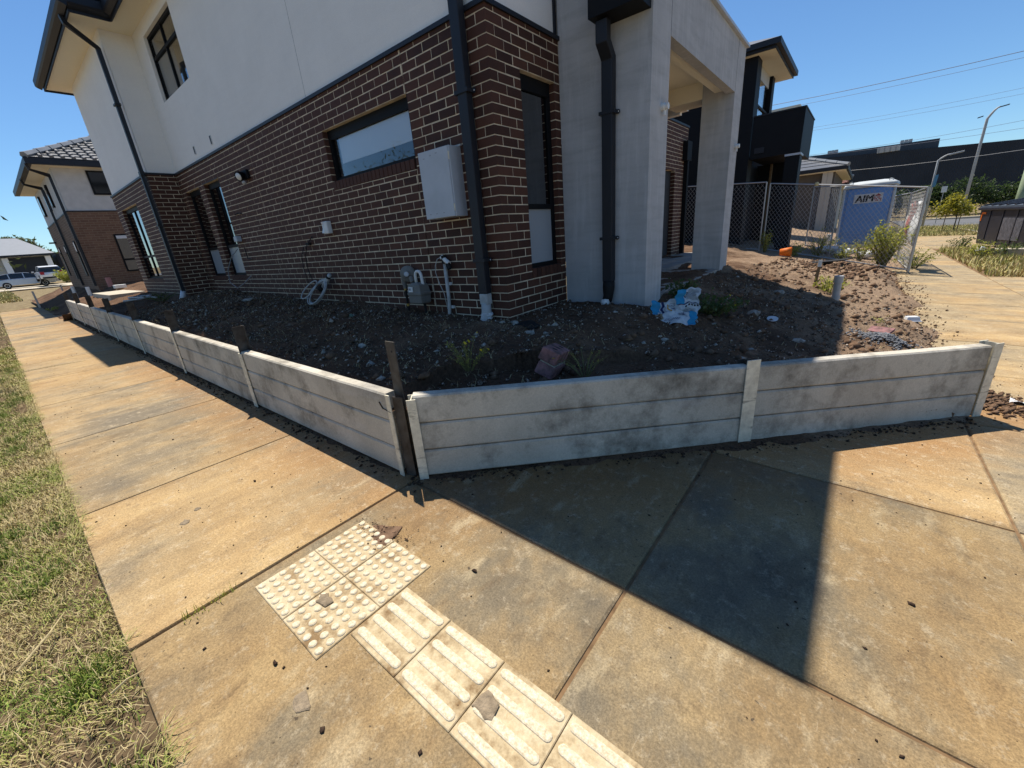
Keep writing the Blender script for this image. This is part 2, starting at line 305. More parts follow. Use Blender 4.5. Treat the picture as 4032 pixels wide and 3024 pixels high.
w = t.n.new('ShaderNodeTexWave'); w.bands_direction = 'X'; w.inputs['Scale'].default_value = 0.9; t.L(t.pos, w.inputs[0]); t.bump(w.outputs['Fac'], 0.8, 0.15); M['warehouse'] = t.set(0.6, 0.3)
t = NT('warehouse_upper'); a = t.noise(.3, 3); t.col(t.ramp(a, [(0.3, (0.05, 0.055, 0.065)), (0.7, (0.07, 0.075, 0.085))])); M['warehouse_upper'] = t.set(0.6, 0.3)
M['asphalt'] = simple('asphalt', (0.14, 0.142, 0.147), 0.9, 0.25, 3, .2, bump=.4, bscale=80)
M['kerb'] = simple('kerb', (0.50, 0.44, 0.34), 0.9, 0.2, 3)
M['rooftile'] = simple('rooftile', (0.10, 0.105, 0.115), 0.42, 0.25, 4, .5); M['ridge'] = simple('ridge', (0.24, 0.25, 0.26), 0.4, .2, 4, .5); M['redtile'] = simple('redtile', (0.27, 0.12, 0.09), .6, .3, 4)
M['metalroof'] = simple('metalroof', (0.20, 0.215, 0.235), 0.45, .1, 2, .4)
M['creamwall'] = simple('creamwall', (0.50, 0.46, 0.38), .9, .1, 2); M['nbrender'] = simple('nbrender', (0.55, 0.54, 0.52), .9, .12, 5, bump=.3, bscale=90)
def brick_tex(name, c0, c1, mo, face):
    t = NT(name); br = t.n.new('ShaderNodeTexBrick'); sep = t.n.new('ShaderNodeSeparateXYZ'); cmb = t.n.new('ShaderNodeCombineXYZ'); t.L(t.pos, sep.inputs[0])
    t.L(sep.outputs[1 if face == 'x' else 0], cmb.inputs[0]); t.L(sep.outputs[2], cmb.inputs[1]); t.L(cmb.outputs[0], br.inputs[0])
    br.inputs['Scale'].default_value = 1.0; br.inputs['Brick Width'].default_value = 0.26; br.inputs['Row Height'].default_value = 0.093; br.inputs['Mortar Size'].default_value = 0.0075
    for k, c in (('Color1', c0), ('Color2', c1), ('Mortar', mo)): br.inputs[k].default_value = (*c, 1)
    n = t.noise(4, 4); t.col(t.mix(0.5, br.outputs[0], t.ramp(n, [(.3, .75), (.7, 1.15)]), 'MULTIPLY')); inv = t.math('SUBTRACT', 1.0, br.outputs['Fac']); t.bump(inv, .8, .008); M[name] = t.set(.85, .2)
brick_tex('nbbrick_x', (0.20, 0.115, 0.075), (0.15, 0.085, 0.058), (0.25, 0.18, 0.125), 'x'); brick_tex('nbbrick_y', (0.20, 0.125, 0.08), (0.15, 0.092, 0.06), (0.27, 0.20, 0.14), 'y')
M['carwhite'] = simple('carwhite', (0.72, 0.72, 0.72), .25, .03, 1, .6); M['carsilver'] = simple('carsilver', (0.50, 0.53, 0.56), .3, .05, 1, .6, .4); M['carglass'] = simple('carglass', (0.012, 0.014, 0.016), .08, .05, 1, .7); M['tail'] = simple('tail', (0.35, 0.02, 0.03), .3); M['tyre'] = simple('tyre', (.015, .015, .015), .8); M['rim'] = simple('rim', (.35, .36, .37), .4, .1, 5, .5, .6)
M['bagwhite'] = simple('bagwhite', (0.62, 0.63, 0.64), .6, .2, 9); M['bagblue'] = simple('bagblue', (0.02, 0.26, 0.46), .5, .2, 9); M['bagnavy'] = simple('bagnavy', (.025, .03, .10), .6); M['bagorange'] = simple('bagorange', (.6, .3, .05), .6); M['bagkraft'] = simple('bagkraft', (.34, .27, .17), .8); M['baggrey'] = simple('baggrey', (.28, .29, .31), .7)
M['wire'] = simple('wire', (0.42, 0.42, 0.41), .45, .15, 5, .5, .5); M['greycable'] = simple('greycable', (0.16, .18, .24), .6); M['poleM'] = simple('poleM', (0.40, 0.41, 0.41), .55, .15, 2)
M['clearplastic'] = simple('clearplastic', (0.62, .64, .67), .15, .1, 10, .6); M['pvc'] = simple('pvc', (0.46, .455, .44), .5, .2, 9); M['pinkpipe'] = simple('pinkpipe', (.5, .22, .2), .6); M['room'] = simple('room', (0.20, .20, .20), .9, .1, 1); M['blind'] = simple('blind', (0.62, .63, .64), .8, .06, 1)
# ================================================================ the setting
def grid_mesh(name, xs, ys, zf, mat, kind='structure', smooth=True):
    X, Y = np.meshgrid(xs, ys, indexing='ij'); Z = zf(X, Y); nx, ny = X.shape
    V = np.c_[X.ravel(), Y.ravel(), Z.ravel()]; i = np.arange((nx-1)*(ny-1)); a = (i//(ny-1))*ny + i % (ny-1)
    o = npmesh(name, V, np.c_[a, a+ny, a+ny+1, a+1], mat, None, smooth, off=Vector((0, 0, 0))); o['kind'] = kind; return o
axis = lambda *seg: np.unique(np.concatenate([np.arange(a, b, s) for a, b, s in seg]))
# base terrain under everything, out to the horizon
tx = axis((-900, -100, 60), (-100, -20, 4), (-20, 12, 1.0), (12, 60, 4), (60, 901, 60)); ty = axis((-900, -20, 60), (-20, 45, 1.5), (45, 120, 5), (120, 901, 60))
M['verge'] = simple('verge', (0.26, 0.21, 0.115), 1, .45, 5, .1, bump=.7, bscale=30, c2=(0.12, 0.085, 0.05))
grid_mesh('ground', tx, ty, lambda X, Y: ground(X, Y) - 0.10, M['verge'])
# roads
def strip(name, mat, x0, x1, y0, y1, dz, n=40, m=6):
    return grid_mesh(name, np.linspace(x0, x1, n), np.linspace(y0, y1, m), lambda X, Y: ground(X, Y) + dz, mat)
tag(strip('side_street', M['asphalt'], -56, 60, -13.2, -6.2, -.09)); strip('cross_street', M['asphalt'], -66, -57, -40, 40, -.02)
strip('front_street', M['asphalt'], 8.9, 15.5, -6.2, 47, -.085, 8, 60); strip('far_street', M['asphalt'], 6.0, 60, 52, 70, -0.02, 30, 8)
# verge soil and grass beds
V0 = grid_mesh('verge_soil', axis((-40, -6, .5), (-6, 2.19, .06)), np.append(axis((-6.2, -3.50, .06)), [-3.49, -3.47, -3.44]), lambda X, Y: ground(X, Y) - 0.025 + np.where(Y < -3.48, .03*fbm(X*3, Y*3) + 0.02*fbm(X*14, Y*14), 0.008*fbm(X*9, Y*9)), simple('vergesoil', (0.15, 0.105, 0.06), 1, .6, 9, .1, bump=.8, bscale=40))

# footpath: slabs with grooved joints over a dark bed
FP = grid_mesh('footpath', axis((-27, .6, 1.5), (.65, 9.1, .5), (2.2, 2.35, .1)), axis((-5.6, 34, .7), (-3.5, -3.39, .1)), lambda X, Y: np.where((X > 2.3) | (Y > -3.4) & (Y < -1.6) | (X > .6) & (Y > -3.4), ground(X, Y), ground(X, Y)-.12) - 0.012, M['joint'])
ROOTORG[FP.name] = Vector((0, 0, 0))
def slab(x0, x1, y0, y1, mat, gap=.006, dz=0.0, e=.014):
    mb = MB()
    def ring(i, d): return [(x, y, G(x, y) + d + dz) for x, y in ((x0+i, y0+i), (x1-i, y0+i), (x1-i, y1-i), (x0+i, y1-i))]
    mb.loft([ring(gap, -.07), ring(gap, -.014), ring(gap+.003, -.006), ring(gap+e, 0)]); o = mb.build('slab', mat, FP); return o
lx = [0.65, -0.93, -2.80, -4.66, -6.62, -8.55, -10.5, -12.4, -14.3, -16.2, -18.1, -20.0, -22.0, -24.0, -26.0]
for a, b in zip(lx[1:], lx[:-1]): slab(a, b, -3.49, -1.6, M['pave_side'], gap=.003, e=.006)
cx = [0.65, 2.19, 3.66, 5.35]; cy = [-5.5, -3.49, -1.98, -0.47, 1.05]
for i in range(3):
    for j in range(4):
        if j == 0 and i == 0: continue
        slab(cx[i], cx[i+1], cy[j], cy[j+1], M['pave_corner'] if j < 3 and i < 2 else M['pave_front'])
yy = 1.05
while yy < 33:
    slab(3.70, 5.35, yy, yy+1.5, M['pave_front'], dz=.003*random.uniform(-1, 1))
    if yy < 10.5 or 21 < yy < 33:
        slab(5.35, 7.1, yy, yy+1.5, M['pave_front']); slab(7.1, 8.85, yy, yy+1.5, M['pave_front'])
    yy += 1.5
for j in range(4): slab(5.35, 7.1, cy[j], cy[j+1], M['pave_front']); slab(7.1, 8.85, cy[j], cy[j+1], M['pave_front'])
# kerbs
kb = MB()
def kerb_run(pts, w=.15, h=.10):
    mb = MB(); mb.sweep([(x, y, G(x, y)) for x, y in pts], [(-w, -.2), (w, -.2), (w, -.02), (w*.6, 0.01), (-w, 0.01)]); o = mb.build('kerb', M['kerb']); o['kind'] = 'structure'; return o
kerb_run([(-56, -6.05), (-20, -6.05), (0.4, -6.05), (2.5, -5.75), (6, -5.75), (8.2, -5.2), (9.0, -4.2), (9.0, 10), (9.0, 46)])
kerb_run([(5.5, 51.5), (9, 50.5), (12, 47)]); kerb_run([(6, 70.5), (60, 70.5)])
grid_mesh('far_verge', np.linspace(2, 60, 20), np.linspace(71, 120, 20), lambda X, Y: ground(X, Y) + .02 + .035*np.clip(Y-74, 0, 50), M['verge'])

# the dug-up yard
def yard_z(X, Y):
    z = dirt_z(X, Y); rough = np.clip((X+30)/10, .6, 1)
    n = .07*fbm(X*1.3, Y*1.3, 3) + .045*fbm(X*5+4, Y*5, 3) + .016*fbm(X*24, Y*24, 3)
    pile = .09*np.exp(-((X-2.75)**2/.5 + (Y-10.2)**2/1.2)) + .10*np.exp(-((X-3.3)**2/.12+(Y-9.2)**2/.8)) + .07*np.exp(-((X+2.4)**2/.7+(Y+1.0)**2/.12)) + .09*np.exp(-((X-1.0)**2/.12 + (Y-5.0)**2/.2))
    z = z + n*rough + pile*(1+1.2*fbm(X*9, Y*9, 2))
    face = (X < .5) & (Y < -1.80); z = np.where(face, np.minimum(z, wtop(X)-.07), z)
    # behind the splayed panels keep below their tops
    d = (Y - X + 2.45)/1.414; z = np.where((X > .45) & (d < .55) & (X < 3.8), np.minimum(z, -.30-.045*(X-.6)+.02*fbm(X*9, Y*9, 2)), z)
    edge = np.clip((X-3.48+.55*fbm(X*1.6+3, Y*1.6, 4))/.35, 0, 1); z = np.where(Y > 1.1, z*(1-edge) + (ground(X, Y)-.05)*edge, z)
    return z
def yard_patch(name, xs, ys, hole):
    X, Y = np.meshgrid(xs, ys, indexing='ij'); Z = yard_z(X, Y); nx, ny = X.shape; i = np.arange((nx-1)*(ny-1)); a = (i//(ny-1))*ny + i % (ny-1)
    F = np.c_[a, a+ny, a+ny+1, a+1]; cxm = X.ravel()[F].mean(1); cym = Y.ravel()[F].mean(1)
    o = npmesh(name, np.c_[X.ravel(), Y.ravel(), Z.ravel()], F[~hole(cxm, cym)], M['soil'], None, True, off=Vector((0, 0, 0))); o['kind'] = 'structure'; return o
inwall = lambda x, y: ((y - x + 2.50 < 0) & (x > .42) & (x < 3.72)) | ((y < -1.86) & (x <= .42) & (x > -17.2)) | ((x > 3.72) & (y < 1.25))
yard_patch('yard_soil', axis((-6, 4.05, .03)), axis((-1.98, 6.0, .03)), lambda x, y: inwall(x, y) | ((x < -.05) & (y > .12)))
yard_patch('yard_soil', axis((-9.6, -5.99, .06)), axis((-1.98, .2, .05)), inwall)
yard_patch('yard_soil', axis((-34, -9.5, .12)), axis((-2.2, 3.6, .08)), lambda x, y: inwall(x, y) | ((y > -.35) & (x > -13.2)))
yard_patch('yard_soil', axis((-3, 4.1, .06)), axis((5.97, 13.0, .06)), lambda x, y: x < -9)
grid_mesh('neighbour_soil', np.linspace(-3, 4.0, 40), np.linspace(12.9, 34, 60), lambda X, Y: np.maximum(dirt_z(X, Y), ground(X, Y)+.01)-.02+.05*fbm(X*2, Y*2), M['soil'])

# loose stones in the soil: one mass
def pebbles(name, P, S, mat, kind='stuff'):
    n = len(P); base = np.array([(1,0,0),(-1,0,0),(0,1,0),(0,-1,0),(0,0,.8),(0,0,-.8)], float); tri = np.array([(0,2,4),(2,1,4),(1,3,4),(3,0,4),(2,0,5),(1,2,5),(3,1,5),(0,3,5)])
    ang = RNG.random(n)*6.28; c, s = np.cos(ang), np.sin(ang); sc = S[:, None]*(.6+.8*RNG.random((n, 3))); J = base[None]*(1+.5*(RNG.random((n, 6, 1))-.5)); v = J*sc[:, None, :]
    x = v[..., 0]*c[:, None] - v[..., 1]*s[:, None] + .3*v[..., 2]; y = v[..., 0]*s[:, None] + v[..., 1]*c[:, None]; v = np.stack([x, y, v[..., 2]], -1) + P[:, None, :]
    F = (tri[None] + (np.arange(n)*6)[:, None, None]).reshape(-1, 3); o = npmesh(name, v.reshape(-1, 3), F, mat, None, False, off=Vector((0, 0, 0)))
    if kind: o['kind'] = kind
    return o
n = 26000; px = RNG.uniform(-9.5, 3.9, n); py = RNG.uniform(-1.85, 12.5, n)**1.0; near = RNG.random(n) < .75; py = np.where(near, RNG.uniform(-1.85, 4.5, n), py)
ok = ~inwall(px, py) & ~((px < 1.02) & (py > -.02) & (py < 1.2) & (px < 1.02) & ((px < 0) | (py > 1.15))) & ~((px < 1.0) & (py > 1.1)); px, py = px[ok], py[ok]
ps = .006 + .024*RNG.random(len(px))**3
st = pebbles('stones', np.c_[px, py, yard_z(px, py) + ps*.25], ps, M['pebble']); tag(st, 'small stones and crumbs scattered through the yard soil', 'stones')
n = 3600; px = np.where(RNG.random(n) < .6, RNG.uniform(1.2, 3.7, n), RNG.uniform(-9.5, 3.9, n)); py = np.where(px > 1.2, RNG.uniform(-.5, 12, n), RNG.uniform(-1.8, 0, n)); ok = ~inwall(px, py) & ~((px < 1.05) & (py > -.05)); px, py = px[ok], py[ok]; ps = .006 + .055*RNG.random(len(px))**4
st = pebbles('soil_clods', np.c_[px, py, yard_z(px, py) + ps*.2], ps, M['clod']); tag(st, 'lumps of brown clay lying on the yard soil', 'clods')
n = 500; px = RNG.normal(2.6, .6, n); py = RNG.normal(10.0, .9, n); ps = .02+.06*RNG.random(n)**2; st = pebbles('clay_heap', np.c_[px, py, yard_z(px, py)+ps*.2], ps, M['clod']); tag(st, 'heap of broken brown clay in front of the wire fence', 'clods')
# grit swept along the foot of the wall and over the slabs
n = 4200; u = RNG.random(n); a = u < .62; qx = np.where(a, RNG.uniform(-16, .5, n), RNG.uniform(.6, 3.7, n)); off = np.abs(RNG.normal(0, .055, n)); qy = np.where(a, -1.97-off, qx-2.52-1.35*off-.02)
qx = np.where(a, qx, qx+.5*off); ps = .002+.013*RNG.random(n)**4; st = pebbles('grit', np.c_[qx, qy, ground(qx, qy)+ps*.4], ps, M['crumb']); tag(st, 'dark grit and gravel along the foot of the retaining wall', 'grit')
n = 6000; qx = RNG.uniform(-9, 4.6, n); qy = RNG.uniform(-3.49, 4, n); cl = (fbm(qx*.9, qy*.9, 3) > -.08) | (RNG.random(n) < .25); ok = ((qy < -1.97) | (qx > 3.72) | (qy < qx-2.6)) & cl; qx, qy = qx[ok], qy[ok]; ps = .0012+.0058*RNG.random(len(qx))**4
st = pebbles('path_crumbs', np.c_[qx, qy, ground(qx, qy)+ps*.45], ps, M['crumb']); tag(st, 'dark crumbs of soil scattered over the paving', 'crumbs')
n = 300; qx = RNG.normal(.93, .11, n); qy = RNG.normal(-2.42, .05, n)+(qx-.93)*.25; ps = .0015+.006*RNG.random(n)**3; st = pebbles('spilt_soil', np.c_[qx, qy, ground(qx, qy)+ps*.5+.006], ps, M['clod']); tag(st, 'brown soil spilt across the corner of the studded tiles', 'soil')

# soil washed out along the foot of the wall
def soil_strip(name, pts, w, lab):
    V = []; F = []; pts = [Vector((*p, 0)) for p in pts]; L = []; 
    for a, b in zip(pts[:-1], pts[1:]):
        n_ = int((b-a).length/.05); L += [(a.lerp(b, i/n_), (b-a).normalized()) for i in range(n_)]
    m_ = 7
    for i, (p, d) in enumerate(L):
        nn = Vector((d.y, -d.x, 0)); wid = w*(1+.9*float(fbm(np.array(i*.4), np.array(3.0), 4)))
        for j in range(m_):
            t_ = j/(m_-1); q = p+nn*(wid*t_-.06); V.append((q.x, q.y, G(q.x, q.y)+.002+.026*(1-t_)**1.5*(1+.8*float(vnoise(np.array(q.x*25), np.array(q.y*25))))-.006*(t_ > .9)))
    for i in range(len(L)-1):
        for j in range(m_-1): F.append((i*m_+j, (i+1)*m_+j, (i+1)*m_+j+1, i*m_+j+1))
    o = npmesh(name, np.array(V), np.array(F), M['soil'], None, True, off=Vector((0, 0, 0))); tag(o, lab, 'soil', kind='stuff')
soil_strip('soil_strip', [(-17.2, -1.95), (.56, -1.97)],   .085, 'band of dark soil at the foot of the long sleeper wall'); soil_strip('soil_strip', [(.60, -1.96), (2.36, -.24), (3.74, 1.21)], .105, 'band of dark soil at the foot of the splayed wall')
t = NT('grass_green'); b = t.noise(60, 1, .5); t.col(t.ramp(b, [(.35, (.10, .16, .02)), (.6, (.20, .25, .04)), (.75, (.34, .32, .09))])); M['grass_green'] = t.set(.6, .3)
n = 2600; qx = 3.55+np.abs(RNG.normal(0, .22, n)); qy = RNG.uniform(1.5, 11.5, n); ps = .0025+.016*RNG.random(n)**4; st = pebbles('edge_crumbs', np.c_[qx, qy, ground(qx, qy)+.003+ps*.5], ps, M['clod']); tag(st, 'brown crumbs straying from the yard onto the front path', 'crumbs')
# grass on the verge: one mass
def blades(name, P, H, lean, wid, mat, az=None):
    n = len(P); az = RNG.random(n)*6.283 if az is None else az; d = np.c_[np.cos(az), np.sin(az), np.zeros(n)]; s = np.c_[-np.sin(az), np.cos(az), np.zeros(n)]
    H = H[:, None]; L = lean[:, None]; w = wid[:, None]; up = np.array([0, 0, 1.0]); p1 = P + up*H*.62*(1-L*.45) + d*H*L*.45; p2 = P + up*H*(1-L*.75) + d*H*L*1.0
    V = np.stack([P-s*w, P+s*w, p1+s*w*.75, p1-s*w*.75, p2+s*w*.12, p2-s*w*.12], 1).reshape(-1, 3); b = (np.arange(n)*6)[:, None]
    F = np.concatenate([b+np.array([0, 1, 2, 3]), b+np.array([3, 2, 4, 5])], 0); return npmesh(name, V, F, mat, None, False, off=Vector((0, 0, 0)))
def vergepts(n, x0, x1, y0, y1, thr):
    x = RNG.uniform(x0, x1, n); y = RNG.uniform(y0, y1, n); k = fbm(x*1.7, y*1.7, 3) + .25*RNG.random(n) - .12*np.clip((y+3.56)/.08, 0, 1) > thr; x, y = x[k], y[k]; return np.c_[x, y, ground(x, y)-.03]
cxs = RNG.uniform(-9, 2.0, 170); cys = RNG.uniform(-5.1, -3.56, 170); kk_ = RNG.integers(0, 170, 26000); tx_ = cxs[kk_]+RNG.normal(0, .045, 26000); ty_ = np.minimum(cys[kk_]+RNG.normal(0, .045, 26000), -3.46)
TU = np.c_[tx_, ty_, ground(tx_, ty_)-.03]; k = len(TU); g = blades('grass_tufts', TU, .045+.06*RNG.random(k)**1.5, RNG.beta(1.6, 2.2, k), .0013+.0014*RNG.random(k), M['grass_green']); tag(g, 'bright green tufts standing in the verge grass', 'grass', kind='stuff')
P = np.r_[vergepts(95000, -3, 2.15, -5.3, -3.47, -.20), vergepts(50000, -12, -3, -5.0, -3.46, -.2), vergepts(14000, -34, -12, -5.2, -3.45, -.2)]
k = len(P); far = np.clip(-P[:, 0]/12, 0, 1); g = blades('grass', P, (.022+.04*RNG.random(k)**1.5)*(1+.3*far), RNG.beta(2, 1.6, k), (.0011+.0013*RNG.random(k))*(1+3.5*far), M['grass']); tag(g, 'green and straw coloured grass on the verge', 'grass', kind='stuff')
P = vergepts(16000, -8, 2.1, -5.2, -3.47, -.5); k = len(P); P[:, 2] += .015+.02*RNG.random(k); g = blades('dry_grass', P, .03+.06*RNG.random(k), np.full(k, .97)+.05*RNG.random(k), .0007+.0009*RNG.random(k), M['straw']); tag(g, 'dry straw lying through the verge grass', 'straw', kind='stuff')
P = np.c_[RNG.uniform(5.4, 8.7, 9000), RNG.uniform(11.5, 21, 9000)]; P2 = np.c_[RNG.uniform(3, 12, 14000), RNG.uniform(34, 50, 14000)]; P3 = np.c_[RNG.uniform(3.2, 40, 9000), RNG.uniform(71, 82, 9000)]; P = np.r_[P, P2, P3]; P = np.c_[P, ground(P[:, 0], P[:, 1])-.04]; k = len(P)
g = blades('far_grass', P, .12+.22*RNG.random(k), RNG.random(k)*.7, .008+.012*RNG.random(k), M['grass']); tag(g, 'rough green grass beside the front street', 'grass', kind='stuff')
P = np.c_[RNG.uniform(-56, -36, 6000), RNG.uniform(-6, -2.4, 6000)]; P = np.c_[P, ground(P[:, 0], P[:, 1])-.09]; k = len(P); g = blades('corner_grass', P, .1+.12*RNG.random(k), RNG.random(k)*.7, .015+.02*RNG.random(k), M['grass']); tag(g, 'strip of green grass before the parked silver car', 'grass', kind='stuff')
rx_ = RNG.uniform(-9, 2.1, 5200); keep = fbm(rx_*1.1, rx_*.3, 3) > -.12; rx_ = rx_[keep]; ry_ = RNG.uniform(-3.56, -3.47, len(rx_)); P = np.c_[rx_, ry_, ground(rx_, ry_)-.02]; k = len(P); g = blades('edge_grass', P, .05+.07*RNG.random(k)**2, .55+.4*RNG.random(k), .0011+.0012*RNG.random(k), M['grass'], RNG.normal(1.5, .9, k)); tag(g, 'grass runners creeping over the edge of the side path', 'grass', kind='stuff')
sx_ = RNG.uniform(-9, 3.6, 2600); sy_ = np.where(sx_ > 1.2, RNG.uniform(-.3, 11, 2600), RNG.uniform(-1.8, -.05, 2600)); ok = ~inwall(sx_, sy_); sx_, sy_ = sx_[ok], sy_[ok]; P = np.c_[sx_, sy_, yard_z(sx_, sy_)+.012]; k = len(P); g = blades('yard_straw', P, .03+.11*RNG.random(k)**2, .9+.1*RNG.random(k), .0012+.0016*RNG.random(k), M['straw']); tag(g, 'dry straw and root fibres strewn over the yard soil', 'straw', kind='stuff')
n = 420; sx_ = RNG.uniform(-9, 3.6, n); sy_ = np.where(sx_ > 1.2, RNG.uniform(-.3, 9, n), RNG.uniform(-1.8, -.05, n)); ok = ~inwall(sx_, sy_); sx_, sy_ = sx_[ok], sy_[ok]; ps = .008+.03*RNG.random(len(sx_))**3; st = pebbles('plaster_chips', np.c_[sx_, sy_, yard_z(sx_, sy_)+ps*.2], ps, M['rubble']); tag(st, 'pale chips of plaster and mortar strewn over the yard', 'chips')
q = np.linspace(0, 1, 46); jx = .655+.015*RNG.normal(size=46); jy = -3.30+.22*q+.0*q; P = np.c_[jx, jy, ground(jx, jy)-.01]; g = blades('joint_grass', P, .03+.035*RNG.random(46), RNG.random(46)*.8, np.full(46, .0022), M['leaf_weed']); tag(g, 'little tuft of grass growing in the paving joint', 'grass', kind='stuff')

# ================================================================ tactile paving
def tile_base(root, x0, y0):
    mb = MB(); e = .004; z = lambda x, y, d: G(x, y) + d
    def ring(i, d): return [(x, y, z(x, y, d)) for x, y in ((x0+i, y0+i), (x0+.302-i, y0+i), (x0+.302-i, y0+.302-i), (x0+i, y0+.302-i))]
    mb.loft([ring(.001, -.03), ring(.001, .004), ring(.004, .007)]); return mb.build('base', M['tactile'], root)
dm = None
for i, (x0, y0, w) in enumerate([(0.735, -3.024, 'outer tile nearest the grass verge'), (1.040, -3.024, 'tile touching the ribbed tiles on the road side'), (0.735, -2.722, 'tile half under spilt brown soil'), (1.040, -2.722, 'tile nearest the shaded paving')]):
    r0 = thing('tactile_tile', 'cream studded warning %s' % w, 'tactile tile', (x0+.15, y0+.15, G(x0+.15, y0+.15)), group='studded tactile tiles'); tile_base(r0, x0, y0)
    if dm is None:
        mb = MB(); mb.lathe((0, 0, 0), [(.0182, 0), (.0172, .0025), (.0130, .0058), (.0124, .006)], 14); t0 = mb.build('dome', M['tactile_worn'], smooth=False, local=True); dm = t0.data; bpy.data.objects.remove(t0)
    for a in range(6):
        for b in range(6):
            X = x0+.026+a*.05; Y = y0+.026+b*.05; o = bpy.data.objects.new('dome', dm); COL.objects.link(o); o.parent = r0; o.location = Vector((X, Y, G(X, Y)+.0068)) - r0.location
names = ['ribbed guide tile joining the studded tiles', 'ribbed guide tile second along from the studded tiles', 'ribbed guide tile with a flat grey lump of dried mud', 'ribbed guide tile cut by the bottom edge of the photo']
for i in range(4):
    x0 = 1.349+.304*i; y0 = -2.878; r0 = thing('tactile_tile', 'cream ' + names[i], 'tactile tile', (x0+.15, y0+.15, G(x0+.15, y0+.15)), group='ribbed tactile tiles'); tile_base(r0, x0, y0)
    for b in range(4):
        Y = y0+.038+b*.0755; mb = MB(); loops = []
        for d, r in ((.006, .0190), (.0105, .0165), (.0130, .0115)):
            L = []
            for k in range(14):
                t = math.pi*(k/6.0 if k < 7 else (k-1)/6.0) ; cxx = x0+.030 if 0 else None
                s = 1 if k < 7 else -1; ang = -math.pi/2+math.pi*(k % 7)/6 + (0 if k < 7 else math.pi)
                X = (x0+.272 if k < 7 else x0+.030) + r*math.cos(ang); yv = Y + r*math.sin(ang); L.append((X, yv, G(X, yv)+d))
            loops.append(L)
        mb.loft(loops); mb.build('bar', M['tactile_worn'], r0)

# ================================================================ retaining walls
def hpost(root, x, y, z0, z1, dx, dy, hf=None, holes=True, w=.05, dpt=.05, mat='web'):
    # H section: web along the wall normal, flanges along the wall direction
    d = Vector((dx, dy, 0)).normalized(); nrm = Vector((-d.y, d.x, 0)); hf = z1 if hf is None else hf; c = Vector((x, y, 0)); mb = MB()
    mb.obox(c + nrm*dpt + Vector((0, 0, (z0+z1)/2)), d*w, nrm*.0035, Vector((0, 0, (z1-z0)/2)))
    mb.obox(c + Vector((0, 0, (z0+z1)/2)), d*.003, nrm*(dpt-.0034), Vector((0, 0, (z1-z0)/2-.0005))); o = mb.build('post', M[mat], root)
    mb = MB(); mb.obox(c - nrm*dpt + Vector((0, 0, (z0+hf)/2)), d*w, nrm*.0035, Vector((0, 0, (hf-z0)/2))); mb.build('flange', M['galv'], o)
    return o
def sleeper(root, p0, p1, z0, z1, zz0, zz1, th=.04):   # z at both ends, bottom and top
    a = Vector((p0[0], p0[1], 0)); b = Vector((p1[0], p1[1], 0)); d = (b-a).normalized(); n = Vector((-d.y, d.x, 0)); ch = .011
    prof = [(-th, ch), (-th+ch*.9, 0.0), (th, 0), (th, 1), (-th+ch*.9, 1), (-th, 1-ch)]
    def loop(p, zb, zt):
        L = []
        for q, h in prof:
            zz = zb + (ch if h == ch else (zt-zb-ch if h == 1-ch else (zt-zb)*h)); L.append(p + n*q + Vector((0, 0, zz)))
        return L
    mb = MB(); N = 8
    mb.loft([loop(a.lerp(b, k/N), z0+(zz0-z0)*k/N, z1+(zz1-z1)*k/N + (random.uniform(-.002, .002) if 0 < k < N else 0)) for k in range(N+1)]); return mb.build('sleeper', M['sleeper'], root)
RW = thing('retaining_wall', 'long grey concrete sleeper wall with steel posts along the side path', 'retaining wall', (-8, -1.93, -.8))
pxs = [0.50, -2.03, -4.60, -7.12, -9.62, -12.15, -14.65, -17.2]; yw = -1.93
for i in range(7):
    b, a = pxs[i]-.008, pxs[i+1]+.008; ta, tb = float(wtop(a)), float(wtop(b))
    for k in range(3): sleeper(RW, (a, yw), (b, yw), ta-.6+.2*k+.002, ta-.4+.2*k-.002, tb-.6+.2*k+.002, tb-.4+.2*k-.002)
for i, x in enumerate(pxs[1:]): hpost(RW, x, yw, G(x, yw)-.3, float(wtop(x))+(.27 if i < 6 else .2)+random.uniform(-.03, .03), 1, 0, hf=float(wtop(x))-.02, w=.045)
hp = MB(); d = Vector((1, 0, 0)); 
# tall corner post, two steel channels welded together
c0 = (0.575, -1.925)
mb = MB(); mb.obox((c0[0]-.050, c0[1]-.048, -.55), (.022, 0, 0), (0, .0035, 0), (0, 0, .37)); mb.build('post', M['galv'], RW)
mb = MB(); mb.obox((c0[0]+.008, c0[1]-.012, -.56), Vector((.038, .010, 0)), Vector((-.001, .003, 0)), (0, 0, .365)); mb.build('post', M['web'], RW)
mb = MB(); mb.obox((c0[0]-.030, c0[1]+.035, -.42), (.047, 0, 0), (0, .0035, 0), (0, 0, .585)); pl = mb.build('post', M['web'], RW)
mb = MB(); mb.lathe((c0[0]-.022, c0[1]+.0312, .10), [(.0, 0), (.0085, 0), (.0085, .0006), (0, .0007)], 10, (0, -1, 0)); mb.build('bolt_hole', M['ink'], pl)
RS = thing('retaining_wall', 'short splayed concrete sleeper wall across the street corner', 'retaining wall', (2.2, -.3, -.87))
q0, q1, q2 = (0.665, -1.885), (2.315, -0.19), (3.69, 1.25)
def splay(a, b, z0, z1):
    a = Vector((*a, 0)); b = Vector((*b, 0)); d = (b-a).normalized(); a2 = a+d*.012; b2 = b-d*.012
    for k in range(3): sleeper(RS, a2, b2, z0-.6+.2*k+.003, z0-.4+.2*k-.003, z1-.6+.2*k+.003, z1-.4+.2*k-.003)
splay(q0, q1, -.177, -.262); splay(q1, q2, -.262, -.345)
dd = (Vector((*q1, 0))-Vector((*q0, 0))).normalized()
